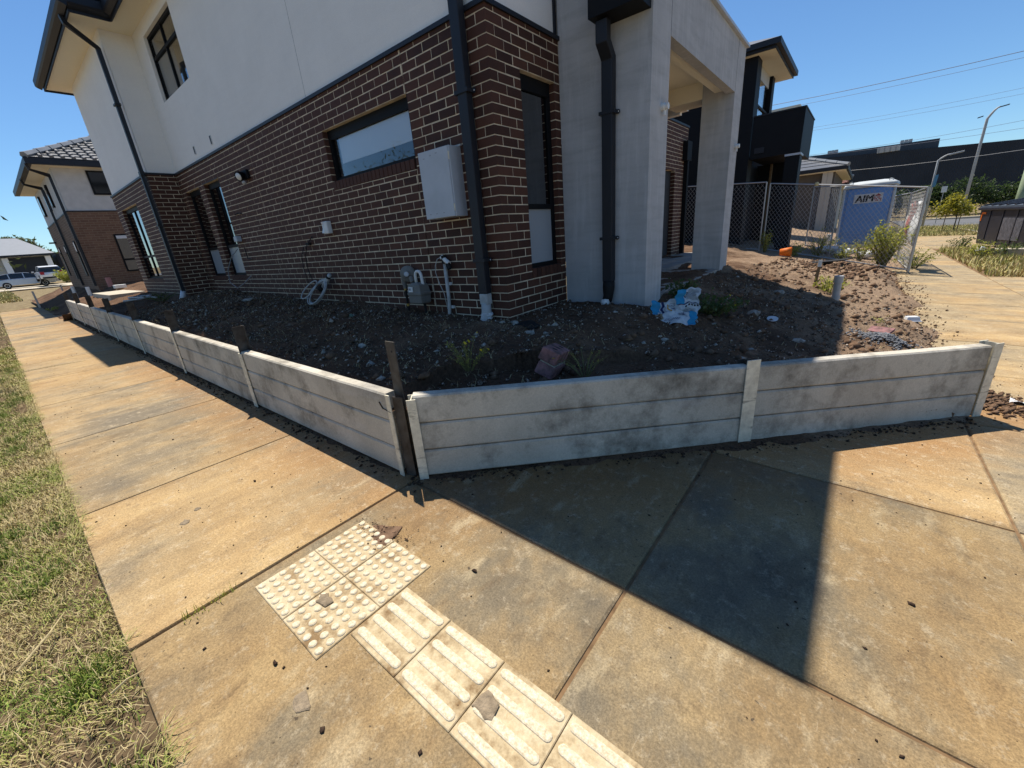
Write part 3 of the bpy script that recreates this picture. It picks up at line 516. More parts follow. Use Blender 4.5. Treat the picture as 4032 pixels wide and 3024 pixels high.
hpost(RS, *q0, -1.0, -.20, dd.x, dd.y, w=.03, mat='galv'); hpost(RS, *q1, -1.1, -.235, dd.x, dd.y, hf=-.215, w=.05); hpost(RS, q2[0]+dd.x*.03, q2[1]+dd.y*.03, -1.1, -.33, dd.x, dd.y, w=.036, mat='galv')
# ================================================================ the corner house
H = thing('brick_house', 'two storey corner house of dark brown brick with pale rendered upper wall', 'house', (-5, 3, -.1))
ZH = 0.086
def subtract(cells, ops):
    for (a0, a1, z0, z1) in ops:
        out = []
        for (u0, u1, w0, w1) in cells:
            if u1 <= a0 or u0 >= a1 or w1 <= z0 or w0 >= z1: out.append((u0, u1, w0, w1)); continue
            if u0 < a0: out.append((u0, a0, w0, w1))
            if u1 > a1: out.append((a1, u1, w0, w1))
            c0, c1 = max(u0, a0), min(u1, a1)
            if w0 < z0: out.append((c0, c1, w0, z0-.006))
            if w1 > z1: out.append((c0, c1, z1, w1))
        cells = out
    return [c for c in cells if c[1]-c[0] > .018 and c[3]-c[2] > .012]
def bond(length, n0, n1, first, ops, zmax=9):
    cells = []
    for n in range(n0, n1):
        u = first(n)
        while u < length-.02:
            cells.append((u, min(u+.23, length), n*ZH+.005, min(n*ZH+.081, zmax))); u += .24
    cells = subtract(cells, ops)
    wins = sorted([o for o in ops if o[1]-o[0] > .1]); out = []
    for n in range(n0, n1):
        b0, b1 = n*ZH+.005, min(n*ZH+.081, zmax); row = sorted(c for c in cells if abs(c[2]-b0) < 1e-6 and abs(c[3]-b1) < .02); out += [c for c in cells if abs(c[2]-b0) < 1e-6 and c not in row] + [c for c in cells if n*ZH <= c[2] < (n+1)*ZH-.001 and abs(c[2]-b0) >= 1e-6]
        act = [o for o in wins if o[2] <= b0+.001 and o[3] >= b1-.02]
        for k, o in enumerate(act):
            for s in (-1, 1):
                e = o[0] if s < 0 else o[1]
                if e <= 0: continue
                nxt = (0 if k == 0 else act[k-1][1]) if s < 0 else (length if k == len(act)-1 else act[k+1][0]); lo, hi = (nxt, e) if s < 0 else (e, nxt)
                if hi-lo < .36:
                    row = [c for c in row if c[1] <= lo+.001 or c[0] >= hi-.001]
                    if hi-lo < .25: row.append((lo, hi, b0, b1))
                    else: m_ = lo+(hi-lo)*(.5 if n % 2 else .34); row += [(lo, m_-.005, b0, b1), (m_+.005, hi, b0, b1)]
                    continue
                if s < 0: adj = sorted([c for c in row if c[1] <= e+.001 and c[1] > e-.3], key=lambda c: -c[1])[:2]
                else: adj = sorted([c for c in row if c[0] >= e-.001 and c[0] < e+.3], key=lambda c: c[0])[:2]
                if not adj: continue
                gap = abs((adj[0][1] if s < 0 else adj[0][0])-e); w = adj[0][1]-adj[0][0]
                if w < .09 and len(adj) > 1:
                    far = adj[1][0] if s < 0 else adj[1][1]; row = [c for c in row if c not in adj]; p, q = min(far, e), max(far, e); m_ = (p+q)/2; row += [(p, m_-.005, b0, b1), (m_+.005, q, b0, b1)]
                elif gap > .0005: row = [c for c in row if c != adj[0]]; row.append((adj[0][0], e, b0, b1) if s < 0 else (e, adj[0][1], b0, b1))
        out += row
    cells = out
    return cells
def brick_verts(w, h, d, c=.0035):    # front face at local v=0 facing out (outward = -d), u 0..w, z 0..h
    return [(0, c, 0), (w, c, 0), (w, c, h), (0, c, h), (c, 0, c), (w-c, 0, c), (w-c, 0, h-c), (c, 0, h-c), (0, d, 0), (w, d, 0), (w, d, h), (0, d, h)], \
           [(4, 5, 6, 7), (0, 1, 5, 4), (1, 2, 6, 5), (2, 3, 7, 6), (3, 0, 4, 7), (1, 0, 8, 9), (2, 1, 9, 10), (3, 2, 10, 11), (0, 3, 11, 8)]
BR = []   # (origin, udir, indir, w, h, d)
def add_cells(cells, org, ud, ind, d=.11):
    for (u0, u1, z0, z1) in cells: BR.append((Vector(org)+Vector(ud)*u0+Vector((0, 0, z0)), Vector(ud), Vector(ind), u1-u0, z1-z0, d))
WIN_B = (1.165, 2.95, 1.52, 2.236); SL2 = (6.96, 7.82, .32, 2.236); SL1 = (8.14, 9.05, .32, 2.236)
ctl = (1.172, 1.182, -1, 3)
side = bond(9.35, -4, 31, lambda n: .12 if n % 2 else .24, [WIN_B, SL1, SL2, ctl, (5.30, 5.31, -1, 3)], 2.64)
add_cells([(-1*c[1], -1*c[0], c[2], c[3]) for c in side], (0, 0, 0), (1, 0, 0), (0, 1, 0))
WIN_F = (.462, 1.065, .265, 2.236)
front = bond(1.17, -4, 31, lambda n: .24 if n % 2 else .12, [WIN_F], 2.64)
add_cells(front, (0, 0, 0), (0, 1, 0), (-1, 0, 0))
CORNER = []
for n in range(-4, 31):
    z0, z1 = n*ZH+.005, min(n*ZH+.081, 2.64); CORNER.append((-.11, 0, 0, .23, z0, z1) if n % 2 else (-.23, 0, 0, .11, z0, z1))
# projecting bay at the rear
BX, BY, BF = -9.35, -.52, -13.4
bay_side = bond(.52, -4, 31, lambda n: .12 if n % 2 else .24, [], 2.64); add_cells(bay_side, (BX, BY, 0), (0, 1, 0), (-1, 0, 0))
WBAY = (1.75, 3.45, .35, 2.236); bay = bond(4.05, -4, 31, lambda n: .24 if n % 2 else .12, [WBAY], 2.64); add_cells([(-c[1], -c[0], c[2], c[3]) for c in bay], (BX, BY, 0), (1, 0, 0), (0, 1, 0))
for n in range(-4, 31):
    z0, z1 = n*ZH+.005, min(n*ZH+.081, 2.64); CORNER.append((BX-.23, BX, BY, BY+.11, z0, z1) if n % 2 else (BX-.11, BX, BY, BY+.23, z0, z1))
# garage front, set back behind the porch
GX = -1.0; gar = bond(4.6, -3, 35, lambda n: .0 if n % 2 else -.12, [(-1, 3.70, -1, 1.92)], 2.96); add_cells(gar, (GX, 4.4, 0), (0, 1, 0), (-1, 0, 0))
gs = bond(3.0, -3, 35, lambda n: .115 if n % 2 else .235, [], 2.96)
# sills, bricks on edge
SILL = []
def sill(org, ud, ind, u0, u1, zt, h=.105):
    n = int(round((u1-u0)/.086)); w = (u1-u0)/n
    for i in range(n): SILL.append((Vector(org)+Vector(ud)*(u0+i*w+.005), Vector(ud), Vector(ind), w-.010, zt, h))
sill((0, 0, 0), (-1, 0, 0), (0, 1, 0), 1.187, 2.95, 1.628); sill((0, 0, 0), (0, 1, 0), (-1, 0, 0), .462, 1.065, .372); sill((0, 0, 0), (-1, 0, 0), (0, 1, 0), 6.96, 7.82, .43); sill((0, 0, 0), (-1, 0, 0), (0, 1, 0), 8.14, 9.05, .43); sill((BX, BY, 0), (-1, 0, 0), (0, 1, 0), 1.75, 3.45, .452)
# mortar core
BW = MB()
def wall_cells(mb, plane, pos, th, u0, u1, z0, z1, ops):
    ops = [(o[0]-.004, o[1]+.004, o[2], o[3]) if o[1]-o[0] > .1 else o for o in ops] if mb is BW else ops
    us = sorted({u0, u1} | {min(max(v, u0), u1) for o in ops for v in o[:2]}); zs = sorted({z0, z1} | {min(max(v, z0), z1) for o in ops for v in o[2:]})
    for a, b in zip(us[:-1], us[1:]):
        run = None
        for c, d in zip(zs[:-1], zs[1:]):
            if any(a >= o[0]-1e-6 and b <= o[1]+1e-6 and c >= o[2]-1e-6 and d <= o[3]+1e-6 for o in ops): continue
            if plane == 'y': mb.box(a, b, pos, pos+th, c, d)
            else: mb.box(pos, pos+th, a, b, c, d)
neg = lambda o: (-o[1], -o[0], o[2], o[3])
wall_cells(BW, 'y', .0035, .095, -9.35, -.0035, -.6, 2.64, [neg(WIN_B), neg(SL1), neg(SL2), neg(ctl)]); wall_cells(BW, 'x', -.0985, .095, .099, 1.17, -.6, 2.64, [WIN_F])
wall_cells(BW, 'x', BX-.1, .0965, BY+.1, 0.0, -.6, 2.64, []); wall_cells(BW, 'y', BY+.0035, .0965, BF, BX-.0035, -.6, 2.64, [(BX-WBAY[1], BX-WBAY[0], WBAY[2], WBAY[3])])
BG = BW; GWm = MB(); BW = GWm; wall_cells(GWm, 'x', GX-.1, .0965, 4.4, 9.0, -.6, 2.96, [(4.3, 8.10, -.6, 1.92)]); GWm.build('garage_wall', M['mortar'], H); BW = BG
BWo = BW.build('brick_wall', M['mortar'], H, label='dark brown brickwork with cream mortar')
mb = MB(); mb.box(-1.1815, -1.1725, .012, .09, -.3, 2.62); mb.box(GX-2.9, GX-.1, 9.0, 9.1, -.5, 2.96); mb.build('control_joint', M['black'], H)
# the 300 bricks that show largest are single objects, the rest one mass
camp = Vector((2.777, -3.36, .733)); org_h = root_org(H)
def score(b):
    o, ud, ind, w, h, d = b; c = o+ud*w/2+Vector((0, 0, h/2)); v = camp-c; return w*h*max(0, v.normalized().dot(-ind))/v.length_squared if c.z > -.12 else 0
BR.sort(key=score, reverse=True)
def hidden_low(o, z): return z < -.25
cache = {}; rest_v, rest_f = [], []; nsingle = 0
def emit(vs, fs, key, loc, M3):
    global nsingle
    if key not in cache:
        me = bpy.data.meshes.new('brick'); me.from_pydata(vs, [], fs); me.update(); me.materials.append(M['brick']); cache[key] = me
    o = bpy.data.objects.new('brick', cache[key]); COL.objects.link(o); o.parent = BWo; o.matrix_local = Matrix.Translation(loc-org_h) @ M3.to_4x4(); nsingle += 1
for i, (o, ud, ind, w, h, d) in enumerate(BR):
    vs, fs = brick_verts(w, h, d); R3 = Matrix((ud, ind, Vector((0, 0, 1)))).transposed(); flip = R3.determinant() < 0
    if flip: fs = [f[::-1] for f in fs]
    jit = ind*random.uniform(-.0016, .0016) + ud*random.uniform(-.0018, .0018) + Vector((0, 0, random.uniform(-.0012, .0012))); loc = o+(jit if 0 else jit)
    if nsingle < 235: emit(vs, fs, (round(w, 3), round(h, 3), flip), loc, R3)
    else:
        b = len(rest_v); rest_v += [tuple(loc + R3 @ Vector(v)) for v in vs]; rest_f += [tuple(k+b for k in f) for f in fs]
for (o, ud, ind, w, zt, h) in SILL:
    vs, fs = brick_verts(w, h, .11); R3 = Matrix((ud, ind, Vector((0, 0, 1)))).transposed(); flip = R3.determinant() < 0
    if flip: fs = [f[::-1] for f in fs]
    tilt = Matrix.Rotation(.14, 3, ud) if ud.cross(ind).z > 0 else Matrix.Rotation(-.14, 3, ud)
    loc = o + Vector((0, 0, zt-h)) - ind*.004
    if (o-camp).length < 5.0: emit(vs, fs, ('s', round(w, 3), flip), loc, R3)
    else:
        b = len(rest_v); rest_v += [tuple(loc + R3 @ Vector(v)) for v in vs]; rest_f += [tuple(k+b for k in f) for f in fs]
for (x0, x1, y0, y1, z0, z1) in CORNER:
    if x1 == 0 and z0 > -.2:
        c = .003; vs = [(x0, y0, z0), (x1, y0, z0), (x1, y1, z0), (x0, y1, z0), (x0, y0, z1), (x1, y0, z1), (x1, y1, z1), (x0, y1, z1)]; fs = [(0,3,2,1),(4,5,6,7),(0,1,5,4),(1,2,6,5),(2,3,7,6),(3,0,4,7)]
        key = ('c', round(y1, 2), round(z1-z0, 3)); emit([(a, b, z-z0) for a, b, z in vs], fs, key, Vector((0, 0, z0)), Matrix.Identity(3))
    else:
        t = MB(); t.box(x0, x1, y0, y1, z0, z1); b = len(rest_v); rest_v += t.v; rest_f += [tuple(k+b for k in f) for f in t.f]
me = bpy.data.meshes.new('brick'); me.from_pydata([tuple(Vector(v)-org_h) for v in rest_v], [], rest_f); me.update(); me.materials.append(M['brick']); o = bpy.data.objects.new('brick', me); COL.objects.link(o); o.parent = BWo; o['kind'] = 'stuff'

# rendered upper walls
UW = MB(); UP = (-8.71, -7.0, 3.87, 4.97)
wall_cells(UW, 'y', .03, .12, -9.38, -.03, 2.645, 5.18, [UP]); wall_cells(UW, 'x', -.15, .12, .15, 5.75, 2.645, 5.18, []); wall_cells(UW, 'x', -9.5, .12, -.49, .03, 2.645, 5.18, []); wall_cells(UW, 'y', -.4901, .12, -13.4, -9.5, 2.646, 5.181, [])
UW.box(-13.4, -13.28, -.37, 9, -.5, 5.18); UW.box(-13.28, -.15, 5.63, 5.75, 2.6, 5.18); UW.build('upper_wall', M['render'], H, label='pale grey rendered upper wall')
mb = MB(); mb.box(-3.220, -3.218, .0275, .031, 2.66, 5.1); mb.build('wall_joint', M['baggrey'], H)
mb = MB(); mb.box(-9.37, .022, -.022, .045, 2.618, 2.656); mb.box(-.05, .0215, .045, 1.185, 2.6178, 2.6555); mb.box(-9.4, -9.328, BY-.022, -.0225, 2.6182, 2.6563); mb.box(BF, -9.4, BY-.0223, BY+.04, 2.6175, 2.6557); mb.box(GX-.1, GX+.02, 4.4, 9.03, 2.95, 2.995)
mb.box(-.06, -.012, 1.13, 1.169, 2.66, 5.1); mb.build('flashing', M['trim'], H)
mb = MB(); mb.box(-7.86, -6.97, -.012, -.002, 2.236, 2.25); mb.build('lintel', M['trim'], H)
# windows
def window(plane, pos, u0, u1, z0, z1, inward, fr=.045, mull=(), trans=(), glassm='glass', top=None, lower=None, room=True, rd=1.2):
    top = fr if top is None else top; B = MB()
    def bx(m, a, b, c, d, e0, e1):
        p0, p1 = pos+inward*e0, pos+inward*e1
        if plane == 'y': m.box(a, b, min(p0, p1), max(p0, p1), c, d)
        else: m.box(min(p0, p1), max(p0, p1), a, b, c, d)
    bx(B, u0, u0+fr, z0, z1, 0, .06); bx(B, u1-fr, u1, z0, z1, 0, .06); bx(B, u0+fr, u1-fr, z0, z0+fr, .001, .061); bx(B, u0+fr, u1-fr, z1-top, z1, .001, .061)
    for q in mull: bx(B, q-.022, q+.022, z0+fr, z1-top, .004, .056)
    for q in trans: bx(B, u0+fr, u1-fr, q-.026, q+.026, .003, .058)
    w = B.build('window', M['black'], H); zs = [z0+fr] + sorted(trans) + [z1-top]; us = [u0+fr] + sorted(mull) + [u1-fr]
    for i in range(len(zs)-1):
        for j in range(len(us)-1):
            g = MB(); bx(g, us[j]+(.02 if j else 0), us[j+1]-(.02 if j < len(us)-2 else 0), zs[i]+(.024 if i else 0), zs[i+1]-(.024 if i < len(zs)-2 else 0), .026, .032); g.build('pane', M[lower if (lower and i == 0) else glassm], w)
    if room:
        R = MB(); e0, e1 = .065, rd
        def P(u, z, e): p = pos+inward*e; return (u, p, z) if plane == 'y' else (p, u, z)
        R.quad(P(u0, z0, e1), P(u1, z0, e1), P(u1, z1, e1), P(u0, z1, e1)); R.quad(P(u0, z0, e0), P(u0, z0, e1), P(u0, z1, e1), P(u0, z1, e0)); R.quad(P(u1, z0, e0), P(u1, z0, e1), P(u1, z1, e1), P(u1, z1, e0)); R.quad(P(u0, z0, e0), P(u1, z0, e0), P(u1, z0, e1), P(u0, z0, e1)); R.quad(P(u0, z1, e0), P(u1, z1, e0), P(u1, z1, e1), P(u0, z1, e1)); R.build('window_lining', M['room'], w)
    return w
M['frost'] = simple('frost', (0.33, .36, .39), .25, .06, 2, .5)
wb = window('y', .07, -2.95, -1.165, 1.63, 2.236, 1, top=.11)
mb = MB(); mb.box(-2.78, -1.215, .112, .116, 1.87, 2.13); mb.box(-2.78, -1.215, .108, .122, 1.835, 1.869); mb.build('blind', M['blind'], wb)
wf = window('x', -.065, .462, 1.065, .372, 2.236, -1, top=.13, trans=(1.02,), glassm='darkglass', lower='frost')
w1 = window('y', .075, -7.82, -6.96, .43, 2.236, 1, top=.1, trans=(1.02,), glassm='darkglass', lower='frost'); w2 = window('y', .075, -9.05, -8.14, .43, 2.236, 1, top=.1, trans=(1.02,), glassm='darkglass', lower='frost')
wu = window('y', .085, -8.71, -7.0, 3.87, 4.97, 1, mull=(-7.86,), trans=(4.60,), fr=.05, glassm='glass')
wy = window('y', BY+.075, BX-3.45, BX-1.75, .452, 2.236, 1, top=.1, trans=(1.02,), mull=(BX-2.6,), glassm='darkglass')
# weep vents in the render
for x in (-6.82, -7.80):
    mb = MB(); mb.box(x-.04, x+.04, .018, .035, 2.78, 2.93); v = mb.build('wall_vent', M['white'], H)
    for k in (-1, 0, 1): mb = MB(); mb.box(x+k*.02-.005, x+k*.02+.005, .0145, .0178, 2.79, 2.92); mb.build('slot', M['trim'], v)
# eaves, gutters, roof
S = MB(); zs = 5.18
S.box(-8.83, .50, -.36, .05, zs, zs+.03); S.box(-13.85, -8.83, -.93, .05, zs+.0005, zs+.0305); S.box(-.15, .50, .05, 6.15, zs+.001, zs+.031); S.build('soffit', M['soffit'], H)
GU = MB(); gp = [(-.125, .0), (.0, .0), (.0, .19), (-.012, .19), (-.012, .02), (-.105, .02), (-.118, .17), (-.135, .17)]
def gut(pts, flip=1): GU.sweep(pts, [(flip*a, b) for a, b in gp][::(1 if flip > 0 else -1)])
gut([(-14.0, -.945, zs+.03), (-8.70, -.945, zs+.03), (-8.70, -.455, zs+.03), (.51, -.455, zs+.03), (.51, 6.3, zs+.03)], -1) if False else None
def gutter_box(a, b, n, th=.12, h=.15, z=zs+.04, k=1.0):
    a = Vector((*a, z)); b = Vector((*b, z)); d = (b-a).normalized(); n = Vector((*n, 0)); prof = [(0, 0), (.018, -.04), (.10, 0.0), (.125, .03), (.125, h), (.105, h), (.105, .04), (0, .04)]
    GU.loft([[p + n*q[0]*k + Vector((0, 0, q[1])) for q in prof] for p in (a, b)])
gutter_box((-13.95, -.95), (-8.70, -.95), (0, -1)); gutter_box((-8.82, -.949), (-8.82, -.375), (1, 0)); gutter_box((-8.69, -.38), (.65, -.38), (0, -1), k=.75); gutter_box((.525, -.475), (.525, 6.3), (1, 0))
FA = MB(); FA.box(-13.87, -8.81, -.95, -.93, zs-.045, zs+.17); FA.box(-8.83, -8.81, -.93, -.38, zs-.045, zs+.17); FA.box(-8.81, .525, -.38, -.36, zs-.045, zs+.17); FA.box(.50, .525, -.36, 6.17, zs-.0452, zs+.1702); FA.box(-13.87, -13.85, -.93, 1, zs-.045, zs+.17); FA.build('fascia', M['trim'], H); GU.build('gutter', M['trim'], H)
RF = MB(); e = .62; z0 = zs+.16
RF.add([(-13.95, -.40, z0), (.6, -.40, z0), (.6, 6.2, z0), (-13.95, 6.2, z0), (-10.6, 2.9, z0+1.4), (-2.7, 2.9, z0+1.4)], [(0, 1, 5, 4), (1, 2, 5), (2, 3, 4, 5), (3, 0, 4)]); RF.add([(-13.95, -.95, z0), (-8.7, -.95, z0), (-8.7, .8, z0+.55), (-13.95, .8, z0+.55)], [(0, 1, 2, 3)]); RF.build('roof', M['rooftile'], H)
# downpipes
rect = lambda w, d: [(-w/2, -d/2), (w/2, -d/2), (w/2, d/2), (-w/2, d/2)]
def downpipe(pts, w, d, up, mat='trim', straps=()):
    m2 = MB(); m2.sweep(pts, rect(w, d), up=up); dp = m2.build('downpipe', M[mat], H, bevel=.006)
    for (x, y, z, ax) in straps:
        m2 = MB(); (m2.box(x-.085, x+.085, y-.055, y+.045, z-.016, z+.016)); m2.build('bracket', M['trim'], dp)
        m2 = MB(); m2.lathe((x+.088, y+.035, z), [(.0, -.002), (.022, -.002), (.022, .004), (0, .004)], 10, (0, -1, 0)); m2.build('bracket_lug', M['trim'], dp)
        m2 = MB(); m2.lathe((x+.094, y+.032, z), [(.0, -.001), (.007, -.001), (.006, .004), (0, .005)], 8, (0, -1, 0)); m2.build('screw', M['white'], dp)
    return dp
downpipe([(-.27, -.015, 4.6), (-.27, -.015, 2.85), (-.27, -.062, 2.72), (-.27, -.062, .175)], .113, .085, (0, -1, 0), straps=[(-.27, -.062, 2.02, 0), (-.27, -.062, .52, 0)])
downpipe([(-9.25, -1.0, 5.26), (-9.25, -.97, 5.10), (-9.42, BY-.055, 4.86), (-9.42, BY-.06, .15)], .10, .07, (0, -1, 0), straps=[(-9.42, BY-.06, 3.9, 0), (-9.42, BY-.06, 1.6, 0)])
mb = MB(); mb.box(-9.49, -9.35, BY-.1, BY-.02, 2.60, 2.68); mb.build('pipe_collar', M['trim'], H)
# ---- porch in bare grey render
P = MB(); P.box(.0005, 1.018, 1.17, 1.66, -.7, 3.14); po = P.build('porch_wall', M['portico'], H, label='bare grey rendered porch side wall')
P = MB(); P.box(.555, 1.0178, 4.5, 4.97, -.7, 3.14); P.build('porch_pillar', M['portico'], H, label='bare grey rendered porch pillar')
P = MB(); P.box(.90, 1.0176, 1.662, 4.498, 2.485, 3.139); P.build('porch_beam', M['portico'], H)
P = MB(); P.box(.735, .898, 1.663, 4.497, 2.535, 2.90); P.box(.0, .553, 4.502, 4.968, 2.50, 3.138); P.build('inner_beam', M['soffit'], H)
P = MB(); P.box(0, .90, 1.664, 4.5, 2.74, 2.80); P.build('porch_ceiling', M['soffit'], H)
P = MB(); P.box(-.03, 1.06, 1.13, 5.01, 3.141, 3.175); P.build('porch_capping', M['steelgrey'], H)
P = MB(); P.box(0, 1.0, 1.70, 4.48, -.6, -.09); P.box(-1.0, .0, 4.3, 9.0, -.6, -.10); P.build('porch_slab', simple('porchslab', (.36, .33, .29), .9, .35, 6, bump=.4), H)
P = MB(); P.box(1.0175, 1.0195, 1.659, 1.663, 2.486, 3.14); P.box(1.0175, 1.0195, 4.497, 4.501, 2.486, 3.14); P.build('wall_joint', M['trim'], H)
P = MB(); P.box(-.15, -.05, 1.66, 4.4, -.5, 2.74); P.box(-1.0, -.05, 4.3, 4.4, -.5, 5); P.build('entry_wall', M['render'], H); P = MB(); P.box(-.05, -.03, 2.35, 3.30, -.09, 2.05); ed = P.build('front_door', M['charcoal'], H); P = MB(); P.tube([(-.01, 2.45, .75), (-.01, 2.45, 1.15)], .012, 8); P.build('handle', M['wire'], ed)
for (y, z) in ((1.475, 1.84), (4.80, 1.79)):
    f = MB(); f.lathe((1.018, y, z), [(.036, 0), (.036, .03), (.030, .038), (.030, .07), (.0, .071)], 16, (1, 0, 0)); lt = f.build('porch_light_base', M['white'], H, smooth=False)
    f = MB(); f.lathe((1.05, y, z-.03), [(.014, 0), (.014, .045), (0, .046)], 10, (0, 0, -1)); f.build('lamp_nub', M['white'], lt)
# rainhead and porch downpipe
P = MB(); P.box(.50, 1.0, .90, 1.168, 2.575, 3.2); P.build('rainhead', M['black'], H)
downpipe([(.605, 1.0, 2.56), (.605, 1.0, 2.40), (.605, 1.115, 2.29), (.605, 1.115, .15)], .118, .09, (0, -1, 0), straps=[(.605, 1.115, 1.83, 0), (.605, 1.115, .62, 0)])
P = MB(); P.tube([(.605, 1.115, .155), (.605, 1.112, .08), (.60, 1.108, -.02), (.585, 1.10, -.09)], [.066, .070, .058, .056], 14); sh = P.build('pipe_shoe', M['rubber'], H, smooth=True)
P = MB(); P.lathe((.60, 1.03, -.085), [(.0, -.045), (.04, -.035), (.052, 0), (.04, .035), (0, .042)], 12); P.build('pipe_cap', M['white'], H, smooth=True)
# garage door and things by the garage
P = MB(); P.box(GX-.16, GX-.12, 4.4, 8.12, -.1, 1.93); gd = P.build('garage_door', M['charcoal'], H)
for k in range(5): P = MB(); P.box(GX-.12, GX-.105, 4.42, 8.09, -.08+k*.40, .30+k*.40); P.build('door_panel', M['charcoal'], gd)
P = MB(); P.box(GX-.02, GX+.12, 8.62, 8.98, 2.18, 2.62); P.box(GX+.0, GX+.1, 8.75, 8.86, -.15, 2.18); P.build('rainhead', M['black'], H)
# ---- services on the side wall
b = thing('electricity_meter_box', 'pale grey steel electricity meter box on the brick wall', 'meter box', (-.69, -.08, .97))
P = MB(); P.box(-.912, -.462, -.165, .01, .972, 1.618); P.build('cabinet', M['steelgrey'], b, bevel=.006)
P = MB(); P.box(-.915, -.475, -.176, -.166, .975, 1.615); dr = P.build('door', M['steelgrey'], b, bevel=.004)
for z in (1.05, 1.10, 1.50, 1.55):
    pass
for z in (1.06, 1.53): P = MB(); P.tube([(-.468, -.170, z-.035), (-.468, -.170, z+.035)], .006, 8); P.build('hinge', M['galv'], b)
P = MB(); P.box(-.93, -.44, -.02, .0, 1.619, 1.635); P.build('rain_lip', M['dullwhite'], b)
for (x, z) in [(-.83, 1.55), (-.73, 1.565), (-.64, 1.575), (-.84, 1.02), (-.74, 1.02), (-.63, 1.02)]: P = MB(); P.box(x-.012, x+.012, -.1775, -.1758, z-.003, z+.003); P.build('vent_slot', M['baggrey'], dr)
b = thing('gas_meter', 'grey gas meter with round regulator and bent white pipe against the bricks', 'gas meter', (-1.35, -.13, -.1))
P = MB(); P.loft([[(-1.30+sx*w, -.13+sy*d, z) for sx, sy in ((-1,-1),(1,-1),(1,1),(-1,1))] for w, d, z in ((.10, .065, .05), (.115, .075, .065), (.118, .078, .15), (.128, .085, .16), (.128, .085, .185), (.118, .078, .195), (.105, .07, .275), (.06, .045, .30))]); P.build('body', M['gasgrey'], b, bevel=.01)
P = MB(); P.box(-1.385, -1.31, -.222, -.2085, .195, .255); P.build('dial_plate', M['white'], b); P = MB(); P.box(-1.375, -1.335, -.2235, -.2222, .215, .24); P.build('dial_window', M['baggrey'], b)
P = MB(); P.lathe((-1.50, -.10, .40), [(.0, -.03), (.09, -.03), (.098, -.015), (.098, .01), (.085, .02), (.05, .035), (.035, .05), (0, .05)], 20, (.55, -.83, 0)); rg = P.build('regulator', M['gasgrey'], b)
P = MB(); P.lathe((-1.50, -.10, .40), [(.028, .045), (.030, .062), (.02, .068), (0, .068)], 14, (.55, -.83, 0)); P.build('cap', M['steelgrey'], rg)
P = MB(); P.tube([(-1.59, -.10, .40), (-1.60, -.10, .32), (-1.60, -.10, .22)], [.028, .03, .022], 10); P.tube([(-1.44, -.11, .36), (-1.40, -.12, .30)], .03, 10); P.build('union', M['gasgrey'], b)
P = MB(); P.tube([(-1.60, -.10, .30), (-1.60, -.10, .20)], .019, 10); P.tube([(-1.60, -.10, .03), (-1.60, -.10, .0)], .02, 10); P.build('brass_fitting', M['brass'], b)
P = MB(); P.tube([(-1.60, -.10, .20), (-1.605, -.10, -.25)], .015, 10); P.tube([(-1.24, -.12, .06), (-1.235, -.12, -.25)], .016, 10); P.build('riser_pipe', M['rubber'], b)
a = [(-1.275+.055*math.cos(t), -.125, .375+.055*math.sin(t)) for t in [math.pi*k/8 for k in range(9)]][::-1]
P = MB(); P.tube([(-1.33, -.125, .29)] + a + [(-1.215, -.12, .25), (-1.20, -.11, .13)], .0185, 10); P.build('bent_pipe', M['white'], b, smooth=True)
b = thing('cable_conduit', 'white upright conduit with taped cable end beside the gas meter', 'conduit', (-.88, -.05, -.15))
P = MB(); P.tube([(-.865, -.045, .53), (-.875, -.045, .1), (-.885, -.05, -.02), (-.885, -.07, -.2)], .021, 12); P.build('pipe', M['dullwhite'], b, smooth=True)
P = MB(); P.tube([(-.90, -.05, .575), (-.78, -.06, .50)], .026, 10); P.build('taped_end', M['white'], b); P = MB(); P.tube([(-.87, -.05, .59), (-.865, -.05, .50)], .03, 10); P.tube([(-.80, -.062, .50), (-.775, -.064, .44)], .028, 10); P.build('tape', M['rubber'], b)
for z in (.27, .0): P = MB(); P.box(-.89, -.835, -.03, -.0, z-.015, z+.015); P.build('saddle_clip', M['white'], b)
P = MB(); P.tube([(-.90, -.05, .575), (-.98, -.05, .555), (-1.03, -.05, .48), (-1.04, -.05, .40), (-1.0, -.05, .28), (-.94, -.05, .16), (-.915, -.05, -.02)], .005, 6); P.build('loose_wire', M['dullwhite'], b, smooth=True)
b = thing('cable_coil', 'coiled white cable with taped bundle hanging low on the brick wall', 'cable', (-3.6, -.1, -.05))
for k, (rx, rz, ox, oz) in enumerate([(.16, .19, 0, 0), (.15, .175, .02, .01), (.17, .16, -.02, -.02), (.13, .17, .03, .0), (.12, .13, -.14, .04)]):
    P = MB(); P.tube([(-3.64+ox*1.3+rx*1.25*math.cos(t), -.22-.012*k+.13*math.sin(t), .165+oz+rz*.92*math.sin(t)) for t in [6.283*i/28 for i in range(29)]], .0095, 6, cap=False); P.build('loop', M['dullwhite'], b, smooth=True)
P = MB(); P.tube([(-3.72, -.10, .20), (-3.55, -.10, .31), (-3.42, -.09, .41)], [.03, .04, .028], 10); P.build('wrapped_end', M['dullwhite'], b, smooth=True)
P = MB(); P.tube([(-3.76, -.11, .19), (-3.68, -.11, .225)], .052, 12); P.tube([(-3.48, -.095, .37), (-3.45, -.095, .39)], .04, 12); P.build('tape', M['rubber'], b)
